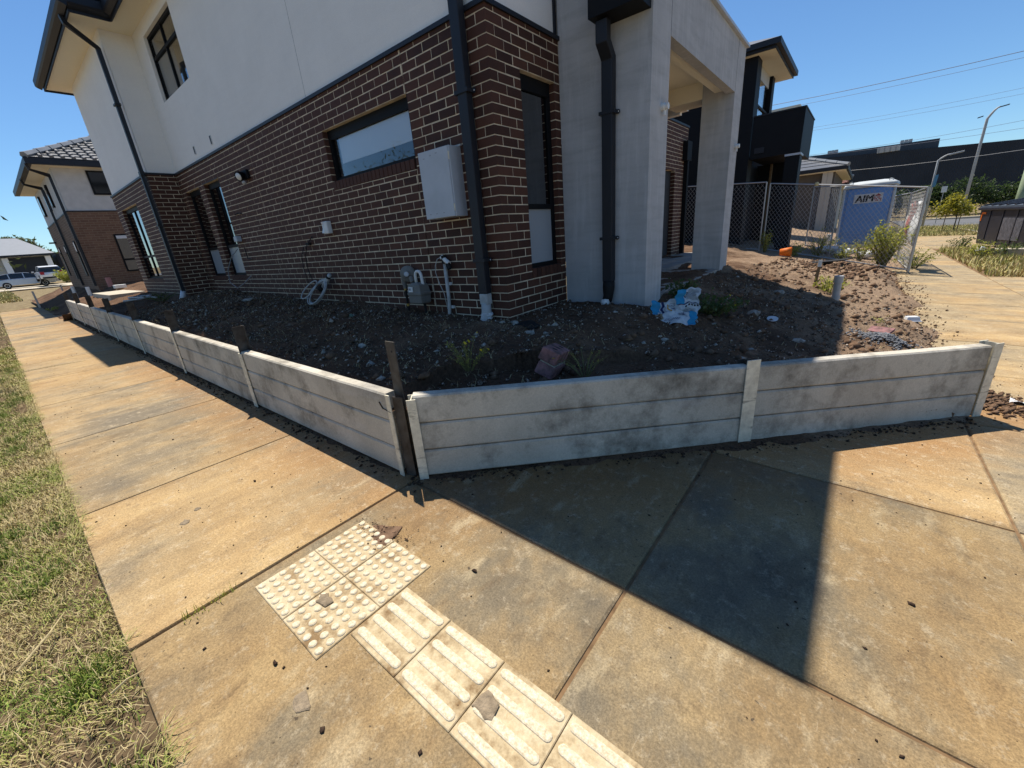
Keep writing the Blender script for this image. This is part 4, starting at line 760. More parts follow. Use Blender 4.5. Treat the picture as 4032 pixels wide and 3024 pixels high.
P = MB(); P.tube([(-3.83, -.02, .98), (-4.02, -.04, .86), (-4.13, -.05, .70), (-4.15, -.05, .48), (-4.05, -.06, .30), (-3.9, -.08, .22), (-3.75, -.1, .2)], .0075, 6); P.tube([(-4.18, -.02, .84), (-4.3, -.03, .70), (-4.32, -.04, .5), (-4.25, -.05, .3), (-4.1, -.06, .2), (-3.8, -.08, .17)], .006, 6); P.build('black_cable', M['rubber'], b, smooth=True)
P = MB(); P.box(-4.03, -3.94, -.05, -.005, .86, .90); P.build('cable_joiner', M['rubber'], b)
b = thing('junction_box', 'small white junction box wrapped in plastic on the brick wall', 'junction box', (-3.29, -.04, .98))
P = MB(); P.box(-3.36, -3.215, -.075, .0, .985, 1.155); P.build('cover', M['white'], b, bevel=.012); P = MB(); P.loft([[(-3.365+.05*math.sin(i*.9)*.3, -.078-.012*math.cos(i*1.7), 1.0+.05*i), (-3.31, -.085+.006*math.sin(i), 1.0+.05*i), (-3.30, -.0755, 1.0+.05*i), (-3.37, -.06, 1.0+.05*i)] for i in range(4)]); P.build('plastic_wrap', M['clearplastic'], b)
b = thing('cable_outlet', 'small white outlet box beside the narrow ground floor window', 'outlet box', (-6.72, -.05, 1.07))
P = MB(); P.box(-6.82, -6.66, -.09, .0, 1.07, 1.17); P.build('cover', M['steelgrey'], b, bevel=.01)
P = MB(); P.tube([(-6.92, -.04, .94), (-7.25, -.08, .80), (-7.55, -.12, .55), (-7.55, -.15, .3), (-7.25, -.14, .18), (-6.9, -.1, .28), (-6.55, -.06, .42)], .009, 6); P.build('loose_cable', M['baggrey'], b, smooth=True)
P = MB(); P.tube([(-6.62, -.01, 1.55), (-6.45, -.03, 1.56), (-6.3, -.01, 1.545)], .009, 6); P.tube([(-6.6, -.02, .95), (-6.55, -.03, .75), (-6.4, -.02, .72)], .008, 6); P.build('black_cable', M['rubber'], b)
b = thing('flood_light', 'black wall flood light with round lens near the upper brick courses', 'flood light', (-5.6, -.05, 2.05))
P = MB(); P.box(-5.72, -5.50, -.05, 0, 2.03, 2.17); P.build('back_plate', M['black'], b, bevel=.01); P = MB(); P.lathe((-5.66, -.05, 2.10), [(.0, 0), (.055, 0), (.075, .06), (.08, .10), (0, .095)], 16, (.3, -1, -.35)); P.build('lamp_head', M['black'], b)
P = MB(); P.lathe((-5.63, -.135, 2.07), [(.0, 0), (.062, 0), (.055, .012), (0, .016)], 16, (.3, -1, -.35)); P.build('lens', M['white'], b, smooth=True); P = MB(); P.lathe((-5.60, -.08, 1.98), [(.0, 0), (.03, 0), (.028, .03), (0, .04)], 12, (.2, -1, -.6)); P.build('sensor', M['dullwhite'], b)
b = thing('stormwater_elbow', 'white plastic wrapped elbow at the foot of the dark brick corner downpipe', 'pipe elbow', (-.27, -.1, -.25))
P = MB(); P.box(-.325, -.215, -.105, -.02, .06, .174); P.build('adaptor', M['dullwhite'], b, bevel=.01); P = MB(); P.tube([(-.27, -.065, .07), (-.27, -.07, -.02), (-.262, -.10, -.09), (-.25, -.17, -.16), (-.245, -.20, -.21)], [.055, .056, .058, .054, .05], 12); P.build('elbow', M['pvc'], b, smooth=True)
P = MB()
for k in range(14):
    t = k/13; z = -.03-.17*t; y = -.075-.12*t*t; r = .06+.008*math.sin(k*2.1); P.loft([[(-.262+r*math.cos(a)*(1+.15*math.sin(a*3+k)), y+r*math.sin(a)*(1+.12*math.cos(a*4+k*2)), z-dz) for a in [6.283*i/11 for i in range(11)]] for dz in (0, .014)])
P.build('plastic_wrap', M['clearplastic'], b)
b = thing('stormwater_elbow', 'white plastic wrapped pipe at the foot of the rear bay downpipe', 'pipe elbow', (-9.4, BY-.1, -.05)); P = MB(); P.tube([(-9.42, BY-.06, .16), (-9.41, BY-.09, .06), (-9.38, BY-.16, -.05)], [.05, .06, .05], 10); P.build('elbow', M['clearplastic'], b, smooth=True)
# ================================================================ plants
def leaf_cards(name, P, size, mat, parent, asp=.45, droop=0.0):
    n = len(P); d = RNG.normal(size=(n, 3)); d[:, 2] -= droop; d /= np.linalg.norm(d, axis=1)[:, None]; r = RNG.normal(size=(n, 3)); s = np.cross(d, r); s /= np.linalg.norm(s, axis=1)[:, None] + 1e-9
    L = (size*(.6+.8*RNG.random(n)))[:, None]; nn = np.cross(d, s); V = np.stack([P-d*L*.5, P+s*L*asp*.5+nn*L*.08, P+d*L*.5, P-s*L*asp*.5+nn*L*.08], 1).reshape(-1, 3)
    return npmesh(name, V, (np.arange(n)*4)[:, None]+np.arange(4), mat, parent)
def weed(name, label, cat, x, y, z, h, spread, ns, leaf, nl, mat='leaf_weed', flower=0, group=None, asp=.4):
    r0 = thing(name, label, cat, (x, y, z), group=group); mb = MB(); P = []; tips = []
    for i in range(ns):
        a = random.uniform(0, 6.283); s = spread*math.sqrt(random.random()); hh = h*random.uniform(.55, 1)*(1-.35*s/max(spread, .01)); b = Vector((x+.15*s*math.cos(a), y+.15*s*math.sin(a), z-.02)); t = Vector((x+s*math.cos(a), y+s*math.sin(a), z+hh)); mdl = b.lerp(t, .5) + Vector((-.1*s*math.cos(a), -.1*s*math.sin(a), .1*hh))
        mb.tube([b, mdl, t], [.004+.004*h, .003+.003*h, .0015], 4, cap=False); tips.append(t)
        for k in range(nl):
            u = random.uniform(.12, 1)**.8; p = b.lerp(mdl, u*2) if u < .5 else mdl.lerp(t, u*2-1); P.append(p + Vector((random.gauss(0, 1), random.gauss(0, 1), random.gauss(0, .6)))*leaf*.6)
    mb.build('stems', M['stem'], r0); leaf_cards('leaves', np.array([tuple(p) for p in P]), leaf, M[mat], r0, asp)['kind'] = 'stuff'
    if flower: leaf_cards('flowers', np.array([tuple(random.choice(tips)+Vector((random.gauss(0, .03), random.gauss(0, .03), random.uniform(0, .03)))) for _ in range(flower)]), .028, M['petal'], r0, .9)['kind'] = 'stuff'
    return r0
def crown_pts(blobs, n):
    w = np.array([b[3]*b[4]*b[5] for b in blobs])**.67; w /= w.sum(); out = []
    for b, k in zip(blobs, (w*n).astype(int)):
        v = RNG.normal(size=(k, 3)); v /= np.linalg.norm(v, axis=1)[:, None]; rad = RNG.random(k)[:, None]**.45; wob = 1+.45*np.sin(v[:, :1]*7+b[0])*np.cos(v[:, 1:2]*6+b[1]*2); out.append(np.array(b[:3]) + v*rad*wob*np.array(b[3:6]))
    return np.concatenate(out)
def tree(name, label, cat, x, y, z, h, blobs, n, leaf, mat, trunk_r=.12, group=None, asp=.4, bark='bark', droop=0.0):
    r0 = thing(name, label, cat, (x, y, z), group=group); mb = MB(); mb.tube([(x, y, z-.2), (x+.04*h*.3, y, z+h*.3), (x-.02*h*.3, y+.02*h, z+h*.6)], [trunk_r*1.2, trunk_r*.85, trunk_r*.5], 8)
    for b in blobs:
        p = Vector(b[:3]); s = Vector((x, y, z+h*random.uniform(.3, .55))); mb.tube([s, s.lerp(p, .5)+Vector((0, 0, .05*h)), p], [trunk_r*.5, trunk_r*.3, trunk_r*.1], 5)
    mb.build('trunk', M[bark], r0); leaf_cards('crown', crown_pts(blobs, n), leaf, M[mat], r0, asp, droop)['kind'] = 'stuff'; return r0
# yard weeds
weed('weed', 'low dark leafy weed with yellow flowers beside the torn cement bag', 'weed', 1.62, 1.72, D(1.62, 1.72), .30, .42, 34, .05, 16, 'leaf_shade', 9, asp=.55)
weed('weed', 'dark leafy weed against the edge of the porch slab', 'weed', 1.16, 1.92, D(1.16, 1.92), .30, .24, 22, .045, 14, 'leaf_shade', asp=.55)
weed('weed', 'wispy pale weed behind the splayed wall near the corner post', 'weed', .60, -1.28, D(.6, -1.28), .30, .20, 20, .018, 16, 'leaf_weed', 5, asp=.3)
weed('weed', 'dry wispy weed next to the pink broken bricks', 'weed', 1.34, -.80, D(1.34, -.8), .24, .22, 12, .016, 8, 'leaf_weed', 2, asp=.3)
weed('weed', 'green weed growing behind the grey pipe stub', 'weed', 2.55, 5.25, D(2.55, 5.25), .36, .28, 20, .06, 12); weed('weed', 'tiny green weed in the shade by the splayed wall', 'weed', 2.62, .62, D(2.62, .62), .10, .14, 12, .03, 8)
weed('weed', 'small green weed at the edge of the front path', 'weed', 3.52, 2.55, D(3.52, 2.55), .12, .12, 10, .04, 8); weed('weed', 'flat weed on the sunlit yard beyond the stone pile', 'weed', 3.12, 3.7, D(3.12, 3.7), .10, .16, 10, .03, 8)
weed('weed', 'tall bushy yellow green weed growing through the fence end', 'weed', 3.45, 12.4, D(3.45, 12.4), 1.5, .5, 60, .075, 30, 'leaf_weed', 10); weed('weed', 'leafy weed just right of the tall fence weed', 'weed', 4.15, 13.3, G(4.1, 13.3), .75, .6, 26, .06, 16)
for i, (x, y, h, s, w) in enumerate([(.55, 12.3, .95, .2, 'thin grey green weed in front of the first fence panel'), (1.35, 12.2, .45, .35, 'leafy weed around the orange bucket'), (1.9, 12.9, 1.0, .45, 'straggly weed before the black pillar'), (2.5, 12.8, .6, .5, 'weed between fence panel and portable toilet'), (2.95, 13.6, .9, .4, 'flowering weed in front of the portable toilet'), (2.0, 16.3, .55, .5, 'weed near the white pipe behind the fence')]):
    weed('weed', w, 'weed', x, y, D(x, y), h, s, 24, .06, 12, 'leaf_weed', 4 if i > 1 else 0)
for i, (x, y, w) in enumerate([(5.9, 16.2, 'weed clump beside the white concrete beam'), (6.15, 21.4, 'weed clump at the left side of the skip bin'), (6.6, 17.2, 'weeds under the front of the skip bin'), (7.2, 15.6, 'weeds in the grass right of the front path')]): weed('weed', w, 'weed', x, y, G(x, y), .75, .5, 26, .08, 12, 'leaf_shade' if i else 'leaf_weed')
weed('weed', 'small bush by the far drive behind the parked cars', 'bush', -52, 1.1, G(-52, 1)+.4, 1.5, .9, 40, .16, 20); weed('weed', 'green weeds between the wall end and the neighbour house', 'weed', -17.6, -.95, D(-17.6, -.95), .22, .8, 40, .05, 8); weed('weed', 'small green weed on the bank beyond the wall end', 'weed', -22.5, -2.1, G(-22.5, -2.1)+.05, .2, .3, 14, .06, 8)
weed('weed', 'dark weed at the foot of the rear bay', 'weed', -9.75, -.95, D(-9.7, -.9), .25, .35, 26, .04, 10, 'leaf_shade')

# ================================================================ yard clutter
def rock(name, label, cat, x, y, z, r, mat, sq=.65, group=None, n=7, seed=0):
    rr = random.Random(seed+int(x*97+y*31)); mb = MB(); ph = [rr.uniform(0, 6.28) for _ in range(4)]; loops = []
    for i in range(6):
        t = -1+2*i/5; c = math.sqrt(max(0.03, 1-t*t))
        loops.append([(x+r*c*math.cos(a)*(1+.28*math.sin(3*a+ph[0]+t)+.14*math.sin(5*a+ph[1])+rr.uniform(-.22,.22)), y+r*c*math.sin(a)*(.8+.28*math.cos(2*a+ph[2])), z+r*sq*(t*.9+.25*math.sin(2*a+ph[3])*c)) for a in [6.283*k/n for k in range(n)]])
    mb.loft(loops); o = mb.build(name, mat); tag(o, label, cat, group); return o
gp_ = 'pale rubble lumps in the yard'
for i, (x, y, r, w) in enumerate([(-.02, -.12, .035, 'pale lump of mortar right at the brick corner'), (.10, -.05, .055, 'largest pale mortar lump beside the brick corner, on the black scrap'), (.48, -.31, .045, 'flat white mortar lump in front of the brick corner'), (.66, -.31, .033, 'white angular chip right of the flat mortar lump'), (.73, -.37, .022, 'smallest white chip in front of the brick corner'), (.05, .58, .04, 'pale stones below the narrow front window'), (1.96, 2.2, .095, 'white limestone lump right of the yellow flowered weed'), (1.54, .33, .04, 'white crumpled lump in front of the cement bag'), (2.47, 1.7, .07, 'pale rough lump in shade behind the splayed wall'), (1.72, 1.38, .04, 'pale flat chip right of the cement bag'), (-.89, -1.26, .06, 'pale lump of clay beside the tall corner post'), (2.0, 4.02, .09, 'pale stone at the edge of the sunlit soil'), (2.72, .62, .09, 'brown clay lump at the shadow edge behind the wall'), (2.15, .95, .03, 'small pale stone mid yard in the house shadow'), (.95, .55, .03, 'pale pebble near the porch wall'), (1.25, .12, .03, 'pale pebble in shade between bag and bricks')]):
    rock('rubble', w, 'rubble', x, y, float(yard_z(np.array(x), np.array(y)))+r*.12, r*.85, M['rubble'] if 'clay lump at' not in w else M['clod'], group=gp_, seed=i)
YZ = lambda x, y: float(yard_z(np.array(float(x)), np.array(float(y))))
mb = MB(); z = YZ(.3, -.1); mb.loft([[(.12+.33*t, -.16+.05*math.sin(t*5)+.14*s, z+.012+.03*math.sin(3*t)*s+dz) for s, dz in ((0, 0), (1, 0), (1, .006), (0, .006))] for t in [i/6 for i in range(7)]]); tag(mb.build('rubber_scrap', M['rubber']), 'curled scrap of black rubber lying by the brick corner', 'scrap')
# pink broken bricks
b = thing('broken_brickwork', 'two pink bricks stuck together lying behind the splayed wall', 'bricks', (1.08, -.98, YZ(1.08, -.98)), rotz=math.radians(118)); b.scale = (1.3, 1.3, 1.3); b.location.z += .04; b.rotation_euler = (.45, .18, math.radians(108))
for k in range(2):
    mb = MB(); mb.box(-.02-.01*k, .24, -.055+.012*k, .055+.012*k, .0+.086*k, .076+.086*k); br = mb.build('brick', M['pinkbrick'], b, bevel=.008)
    for j in range(3): mb = MB(); mb.lathe((.05+.07*j, .012*k, .0768+.086*k), [(.018, 0), (.017, .001), (0, .0012)], 10); mb.build('core_hole', M['ink'], br)
mb = MB(); mb.box(-.015, .235, -.045, .05, .0765, .0855); mb.build('mortar_bed', M['rubble'], b)
# gravel pile with a broken tile
n = 900; a = RNG.random(n)*6.28; rr = np.abs(RNG.normal(0, .13, n)); gx = 3.2+rr*np.cos(a)*1.3; gy = 2.95+rr*np.sin(a); gz = yard_z(gx, gy)+.10*np.exp(-(rr/.14)**2); ps = .008+.012*RNG.random(n); o = pebbles('gravel_pile', np.c_[gx, gy, gz], ps, M['bluegravel']); tag(o, 'small pile of blue grey gravel behind the splayed wall', 'gravel')
z = YZ(3.2, 3.3); mb = MB(); mb.obox((3.18, 3.32, z+.04), (.11, -.05, 0), (.03, .06, .02), (0, -.01, .02)); tag(mb.build('broken_brick', M['pinkbrick'], bevel=.006), 'single reddish brick piece beside the blue gravel pile', 'brick')
# takeaway container
b = thing('plastic_container', 'clear plastic food container upside down at the edge of the front path', 'container', (3.6, 4.95, YZ(3.6, 4.95)), rotz=.35); mb = MB(); mb.loft([[(sx*w, sy*d, z) for sx, sy in ((-1,-1),(1,-1),(1,1),(-1,1))] for w, d, z in ((.10, .07, .0), (.10, .07, .012), (.085, .055, .015), (.07, .042, .07))]); mb.build('tub', M['clearplastic'], b, bevel=.006); mb = MB(); mb.box(-.055, .055, -.03, .03, .0705, .073); mb.build('base_ring', M['white'], b)
mb = MB(); z = YZ(2.16, 2.14); mb.lathe((2.16, 2.14, z+.03), [(.0, 0), (.055, 0), (.058, .006), (.05, .008), (0, .007)], 20, (.1, -.35, 1)); tag(mb.build('bottle_lid', M['bagwhite']), 'round white plastic lid lying on shaded soil', 'lid')
mb = MB(); z = YZ(-2.12, -.62); mb.lathe((-2.12, -.62, z+.02), [(.0, -.03), (.02, -.024), (.03, 0), (.02, .024), (0, .03)], 12); tag(mb.build('ball', simple('greenpale', (.16, .24, .18), .6)), 'small pale green ball on the soil below the coiled cable', 'ball')
b = thing('pipe_stub', 'upright grey plastic pipe stub in the sunlit yard', 'pipe', (2.66, 4.8, YZ(2.66, 4.8))); z = YZ(2.66, 4.8); mb = MB(); mb.lathe((2.66, 4.8, z), [(.052, -.1), (.052, .34), (.046, .341), (.046, .2), (0, .2)], 18); mb.build('pipe', M['pvc'], b, smooth=False); mb = MB(); mb.lathe((2.66, 4.8, z), [(.053, .0), (.060, .0), (.060, .05), (.053, .051)], 18); mb.build('collar', M['pvc'], b); mb = MB(); mb.lathe((2.66, 4.8, z), [(.053, .25), (.0625, .255), (.0625, .355), (.053, .356)], 18); mb.build('collar', M['pvc'], b)
b = thing('survey_stake', 'leaning grey timber stake in the sunlit yard', 'stake', (2.33, 5.5, YZ(2.33, 5.5))); z = YZ(2.33, 5.5); mb = MB(); mb.sweep([(2.33, 5.5, z-.1), (2.36, 5.53, z+.42)], rect(.045, .03), up=(0, 1, 0)); mb.build('shaft', M['timber'], b); mb = MB(); mb.sweep([(2.356, 5.525, z+.34), (2.361, 5.531, z+.45)], rect(.052, .036), up=(0, 1, 0)); mb.build('painted_top', M['white'], b)
mb = MB(); z = G(4.08, 1.77); mb.loft([[(4.0+.12*t+.02*s, 1.68+.10*s+.03*t, z+.012+.02*math.sin(4*t+2*s)+dz) for s, dz in ((0, 0), (1, 0), (1, .003), (0, .003))] for t in [i/5 for i in range(6)]]); tag(mb.build('paper_scrap', M['bagwhite']), 'crumpled white paper on the path at the right edge', 'paper')
for i in range(26):
    pass
n = 420; px = RNG.normal(3.92, .10, n); py = RNG.normal(1.62, .16, n); ps = .006+.022*RNG.random(n)**2; o = pebbles('soil_spill', np.c_[px, py, ground(px, py)+ps*.5+.06*np.exp(-((px-3.86)**2+(py-1.75)**2)/.008)], ps, M['clod']); tag(o, 'clods of soil spilt past the end of the splayed wall', 'soil')
# dried mud flakes on paving
def flake(x, y, z, r, label, mat='mudgrey'):
    mb = MB(); L = [(r*(.55+.7*random.random())*math.cos(a), r*(.4+.55*random.random())*math.sin(a)) for a in [6.283*k/11 for k in range(11)]]; mb.loft([[(x+q[0]*s, y+q[1]*s, z+d) for q in L] for s, d in ((1, -.002), (1, .0015), (.86, .004), (.5, .0055))]); tag(mb.build('mud_flake', M[mat]), label, 'mud')
M['mudgrey'] = simple('mudgrey', (.30, .235, .16), .95, .45, 30, .1, bump=.8, bscale=90)
flake(1.45, -3.13, G(1.45, -3.13), .042, 'flat grey flake of mud on the paving below the tiles'); flake(2.005, -2.735, G(2, -2.73)+.012, .06, 'brown flake of mud dried on the ribbed tile'); flake(.93, -2.43, G(.93, -2.43)+.003, .13, 'flat smear of brown soil over the corner of the studded tiles', 'clod'); flake(1.10, -2.86, G(1.1, -2.86)+.010, .05, 'grey mud caked over the studs of one tile'); flake(-.22, -3.07, G(-.2, -3.07), .035, 'small tan flake on the side path'); flake(-.32, -2.98, G(-.3, -2.98), .022, 'tiny pale flake on the side path')
for i, (x, y, r, w) in enumerate([(1.60, -3.134, .011, 'dark stone on the paving below the tiles'), (1.22, -3.13, .012, 'dark stone just below the studded tiles'), (1.546, -2.314, .013, 'dark pebble right of the ribbed tiles'), (3.2, -1.35, .012, 'dark stone beyond the house shadow'), (-.35, -2.62, .012, 'small dark stone on the side path')]):
    rock('pebble', w, 'stone', x, y, G(x, y)+r*.5, r, M['crumb'], group='dark stones on the paving', seed=40+i)
# sticks on the verge
for i, (x, y, l, a, w) in enumerate([(.42, -3.78, .30, 2.4, 'bleached stick lying in the verge grass'), (.86, -3.56, .10, 1.5, 'pale twig at the paving edge'), (-7.6, -3.62, .9, 1.2, 'pale curved branch on the verge beside the path')]):
    z = G(x, y)+.03; mb = MB(); mb.tube([(x, y, z), (x+.5*l*math.cos(a), y+.5*l*math.sin(a), z+.02), (x+l*math.cos(a+.2), y+l*math.sin(a+.2), z)], [.005, .004, .002], 6); tag(mb.build('stick', M['straw']), w, 'stick')
# torn cement bag: crumpled printed sheets
def text2d(s, size):
    cu = bpy.data.curves.new('lettering', 'FONT'); cu.body = s; cu.size = size; cu.resolution_u = 2; o = bpy.data.objects.new('lettering', cu); COL.objects.link(o); dg = bpy.context.evaluated_depsgraph_get(); me = bpy.data.meshes.new_from_object(o.evaluated_get(dg)); V = [(v.co.x, v.co.y) for v in me.vertices]; F = [tuple(p.vertices) for p in me.polygons]; bpy.data.objects.remove(o); bpy.data.meshes.remove(me); return V, F
CB = thing('cement_bag', 'torn blue and white cement bag crumpled on the soil by the porch', 'cement bag', (1.42, 1.0, YZ(1.42, 1.0)))
def sheet(o, U, V, w, h, curl, amp, seed):
    o, U, V = Vector(o), Vector(U).normalized(), Vector(V).normalized(); N = U.cross(V).normalized()
    def f(u, v, d=0.0):
        bend = curl*((u/w-.5)**2)*2 + amp*.95*(math.sin(u*31+seed)*math.cos(v*27+seed*2)+.8*abs(math.sin(u*47+v*38+seed))+.5*math.sin(v*70-u*30+seed*3)); return o+U*(u+.012*math.sin(v*34+seed)+.006*math.sin(v*90))+V*(v+.014*math.sin(u*29+seed*2)+.006*math.sin(u*83))+N*(bend+d)
    return f, w, h
def panel(name, S, u0, u1, v0, v1, mat, d, parent, nu=10, nv=10):
    f, w, h = S; mb = MB(); nu = max(2, int((u1-u0)/.007)); nv = max(2, int((v1-v0)/.007)); k = nv+1; d = d*2.2
    vs = [f(u0+(u1-u0)*i/nu, v0+(v1-v0)*j/nv, d) for i in range(nu+1) for j in range(nv+1)]; fs = [(i*k+j, (i+1)*k+j, (i+1)*k+j+1, i*k+j+1) for i in range(nu) for j in range(nv)]; mb.add(vs, fs); return mb.build(name, M[mat], parent, smooth=True)
def lettering(S, s, size, u, v, ang, mat, parent, d=.009):
    V, F = text2d(s, size); ca, sa = math.cos(ang), math.sin(ang); mb = MB(); mb.add([S[0](u+x*ca-y*sa, v+x*sa+y*ca, d) for x, y in V], F); return mb.build('lettering', M[mat], parent)
zb = YZ(1.42, .95)
vd = Vector((1.36, -4.3, 0)).normalized()      # towards the footpath
S1 = sheet((1.235, .93, zb+.01), (.93, .33, .12), (-.32, .35, .80), .23, .20, .07, .009, 1.0)
p1 = panel('left_flap', S1, 0, .23, 0, .20, 'bagwhite', 0, CB); panel('blue_end', S1, -.012, .07, 0, .205, 'bagblue', .002, p1, 4); panel('navy_band', S1, .082, .108, .0, .2, 'bagnavy', .0025, p1, 3); panel('orange_stripe', S1, .12, .225, .155, .166, 'bagorange', .0025, p1, 6, 2); panel('orange_stripe', S1, .12, .225, .14, .146, 'baggrey', .0025, p1, 6, 2)
lettering(S1, 'CEMENT', .030, .118, .105, .05, 'bagnavy', p1); lettering(S1, 'AUSTRALIA', .019, .118, .083, .05, 'bagnavy', p1)
S2 = sheet((1.435, .99, zb+.0), (.98, .20, .02), (-.05, .33, .94), .20, .34, .06, .009, 2.3)
p2 = panel('standing_flap', S2, 0, .20, 0, .34, 'bagwhite', 0, CB, 10, 14); panel('blue_edge', S2, -.02, .06, .19, .34, 'bagblue', .002, p2, 4, 8); panel('navy_band', S2, .0, .2, .180, .190, 'bagnavy', .0025, p2, 8, 2)
for k in range(9): panel('print_line', S2, .075, .075+.105*(1 if k % 3 else .8), .315-.012*k, .321-.012*k, 'baggrey', .0025, p2, 6, 1)
for k in range(6): panel('print_line', S2, .06, .175, .12-.014*k, .126-.014*k, 'baggrey', .0025, p2, 6, 1)
for k in range(5):
    f = S2[0]; mb = MB(); mb.add([f(.062+.027*k+.010*math.cos(a), .162+.010*math.sin(a), .003) for a in [6.283*i/12 for i in range(12)]], [tuple(range(12))]); mb.build('print_dot', M['ink'], p2)
for k in range(4):
    f = S2[0]; mb = MB(); mb.add([f(.066+.006*(k % 2), .30-.017*k, .003)+Vector((.007*math.cos(a), 0, .007*math.sin(a))) for a in [6.283*i/10 for i in range(10)]], [tuple(range(10))]); mb.build('print_dot', M['ink'], p2)
S3 = sheet((1.30, .80, zb-.0), (.97, .26, .04), (-.20, .55, .45), .36, .17, -.04, .010, 4.1)
p3 = panel('bottom_fold', S3, 0, .36, 0, .17, 'bagwhite', 0, CB, 14, 8); panel('blue_end', S3, .30, .372, .0, .17, 'bagblue', .002, p3, 5, 6); panel('kraft_tear', S3, -.03, .045, .06, .15, 'bagkraft', .002, p3, 4, 4)
lettering(S3, 'CEMENT', .042, .235, .068, math.pi-.12, 'bagnavy', p3); lettering(S3, 'GP', .042, .285, .125, math.pi-.12, 'bagnavy', p3); panel('barcode', S3, .20, .255, .10, .145, 'baggrey', .003, p3, 3, 2)
S4 = sheet((1.40, .96, zb+.02), (.8, .1, .5), (-.5, .35, .75), .12, .20, .03, .010, 6.0); p4 = panel('inner_fold', S4, 0, .12, 0, .19, 'bagwhite', 0, CB, 8, 8); lettering(S4, 'CEMENT', .026, .06, .012, 1.45, 'bagnavy', p4); panel('orange_stripe', S4, .018, .030, .02, .17, 'bagorange', .003, p4, 2, 6)

# ---- at the far end of the wall
mb = MB(); mb.box(-16.6, -13.55, -1.35, -.55, -.2, .10); tag(mb.build('concrete_pad', M['kerb'], bevel=.01), 'pale concrete pad beside the far corner of the brick house', 'concrete pad')
for i, (x, y, h, w) in enumerate([(-20.1, -1.06, .48, 'nearer white plastic pipe stub before the neighbour house'), (-22.6, -1.24, .55, 'farther white plastic pipe stub before the neighbour house')]):
    z = D(x, y); mb = MB(); mb.tube([(x, y, z-.2), (x, y, z+h)], .06, 12); tag(mb.build('pipe_stub', M['white']), w, 'pipe')
z = .2; mb = MB(); mb.tube([(-21.5, -.2, z-.1), (-21.5, -.2, z+.3)], .09, 10); tag(mb.build('pink_pipe', M['pinkpipe']), 'short pink pipe beside the neighbour brick wall', 'pipe')
b = thing('foam_box', 'white box resting on a stand in the side yard', 'box', (-17.7, -.46, D(-17.7, -.46))); z = D(-17.7, -.46); mb = MB(); mb.box(-17.9, -17.55, -.62, -.3, z+.16, z+.28); mb.build('lid', M['white'], b, bevel=.01); mb = MB(); mb.box(-17.85, -17.6, -.55, -.38, z-.05, z+.16); mb.build('stand', M['timber'], b)
for i, (x, y, h, w) in enumerate([(-26.1, -2.25, .75, 'grey steel stake leaning at the end of the side path'), (-31.0, -.95, .8, 'farther steel stake beyond the side path')]): z = G(x, y); mb = MB(); mb.sweep([(x, y, z-.2), (x-.05, y, z+h)], rect(.07, .07), up=(0, 1, 0)); tag(mb.build('steel_stake', M['wire']), w, 'stake')
mb = MB(); mb.tube([(-10.2, -.95, .05), (-10.9, -1.1, .06), (-11.6, -1.25, .05), (-12.0, -1.0, .05), (-11.2, -.85, .06), (-10.4, -1.2, .05), (-11.0, -1.45, .02)], .022, 6); tag(mb.build('loose_conduit', M['dullwhite'], smooth=True), 'tangle of pale conduit on the soil by the rear bay', 'conduit')
z = YZ(-6, -.46); mb = MB(); mb.obox((-5.95, -.46, z+.02), (.16, .02, .01), (0, .035, .01), (0, 0, .012)); tag(mb.build('plaster_strip', M['rubble']), 'pale strip of plaster on soil under the narrow windows', 'plaster')

# ================================================================ temporary wire fence, toilet, bin
def fence(label, a, b, za, zb, h=2.05, sp=.125, mids=()):
    a = Vector((a[0], a[1], za)); b = Vector((b[0], b[1], zb)); r0 = thing('wire_fence_panel', label, 'fence panel', a, group='temporary wire fence panels'); L = (b-a).length; d = (b-a)/L; up = Vector((0, 0, 1)); P = lambda u, v: a+d*u+up*v
    for u in [0, L] + list(mids): mb = MB(); mb.tube([P(u, 0), P(u, h)], .020, 8); mb.build('upright', M['wire'], r0)
    for v in (.06, h): mb = MB(); mb.tube([P(0, v), P(L, v)], .019, 8); mb.build('rail', M['wire'], r0)
    mb = MB(); W_, H_ = L-.04, h-.12; slope = 1.15; c = -H_/slope
    while c < W_:
        for sgn in (1, -1):
            u0, v0, u1, v1 = c, 0, c+H_/slope, H_
            if u0 < 0: v0 = -u0*slope; u0 = 0
            if u1 > W_: v1 = H_-(u1-W_)*slope; u1 = W_
            if v1-v0 > .03:
                q0, q1 = (u0, u1) if sgn > 0 else (W_-u0, W_-u1); p0, p1 = P(.02+q0, .07+v0), P(.02+q1, .07+v1); e = (p1-p0).normalized(); n = e.cross(Vector((-d.y, d.x, 0))).normalized()*.0026; t = Vector((-d.y, d.x, 0))*.0026; mb.loft([[p0+n+t, p0+n-t, p0-n-t, p0-n+t], [p1+n+t, p1+n-t, p1-n-t, p1-n+t]], cap=False)
        c += sp
    o = mb.build('wire_mesh', M['wire'], r0); o['kind'] = 'stuff'; return r0
fence('wire fence panel standing behind the porch pillar', (-3.1, 13.0), (.34, 12.62), -.12, -.40, mids=())
F2 = fence('wire fence panel in front of the black pillar', (.36, 13.2), (3.97, 11.84), -.42, -1.03)
fence('wire fence panel running back beside the front path', (3.99, 11.86), (3.93, 15.3), -1.03, -1.08, sp=.16); fence('wire fence panel beyond the portable toilet', (3.92, 15.6), (3.55, 19.4), -1.08, -1.1, sp=.18); fence('wire fence panel behind the weeds near the white pipe', (1.3, 16.3), (2.15, 14.2), -.55, -.7, sp=.16)
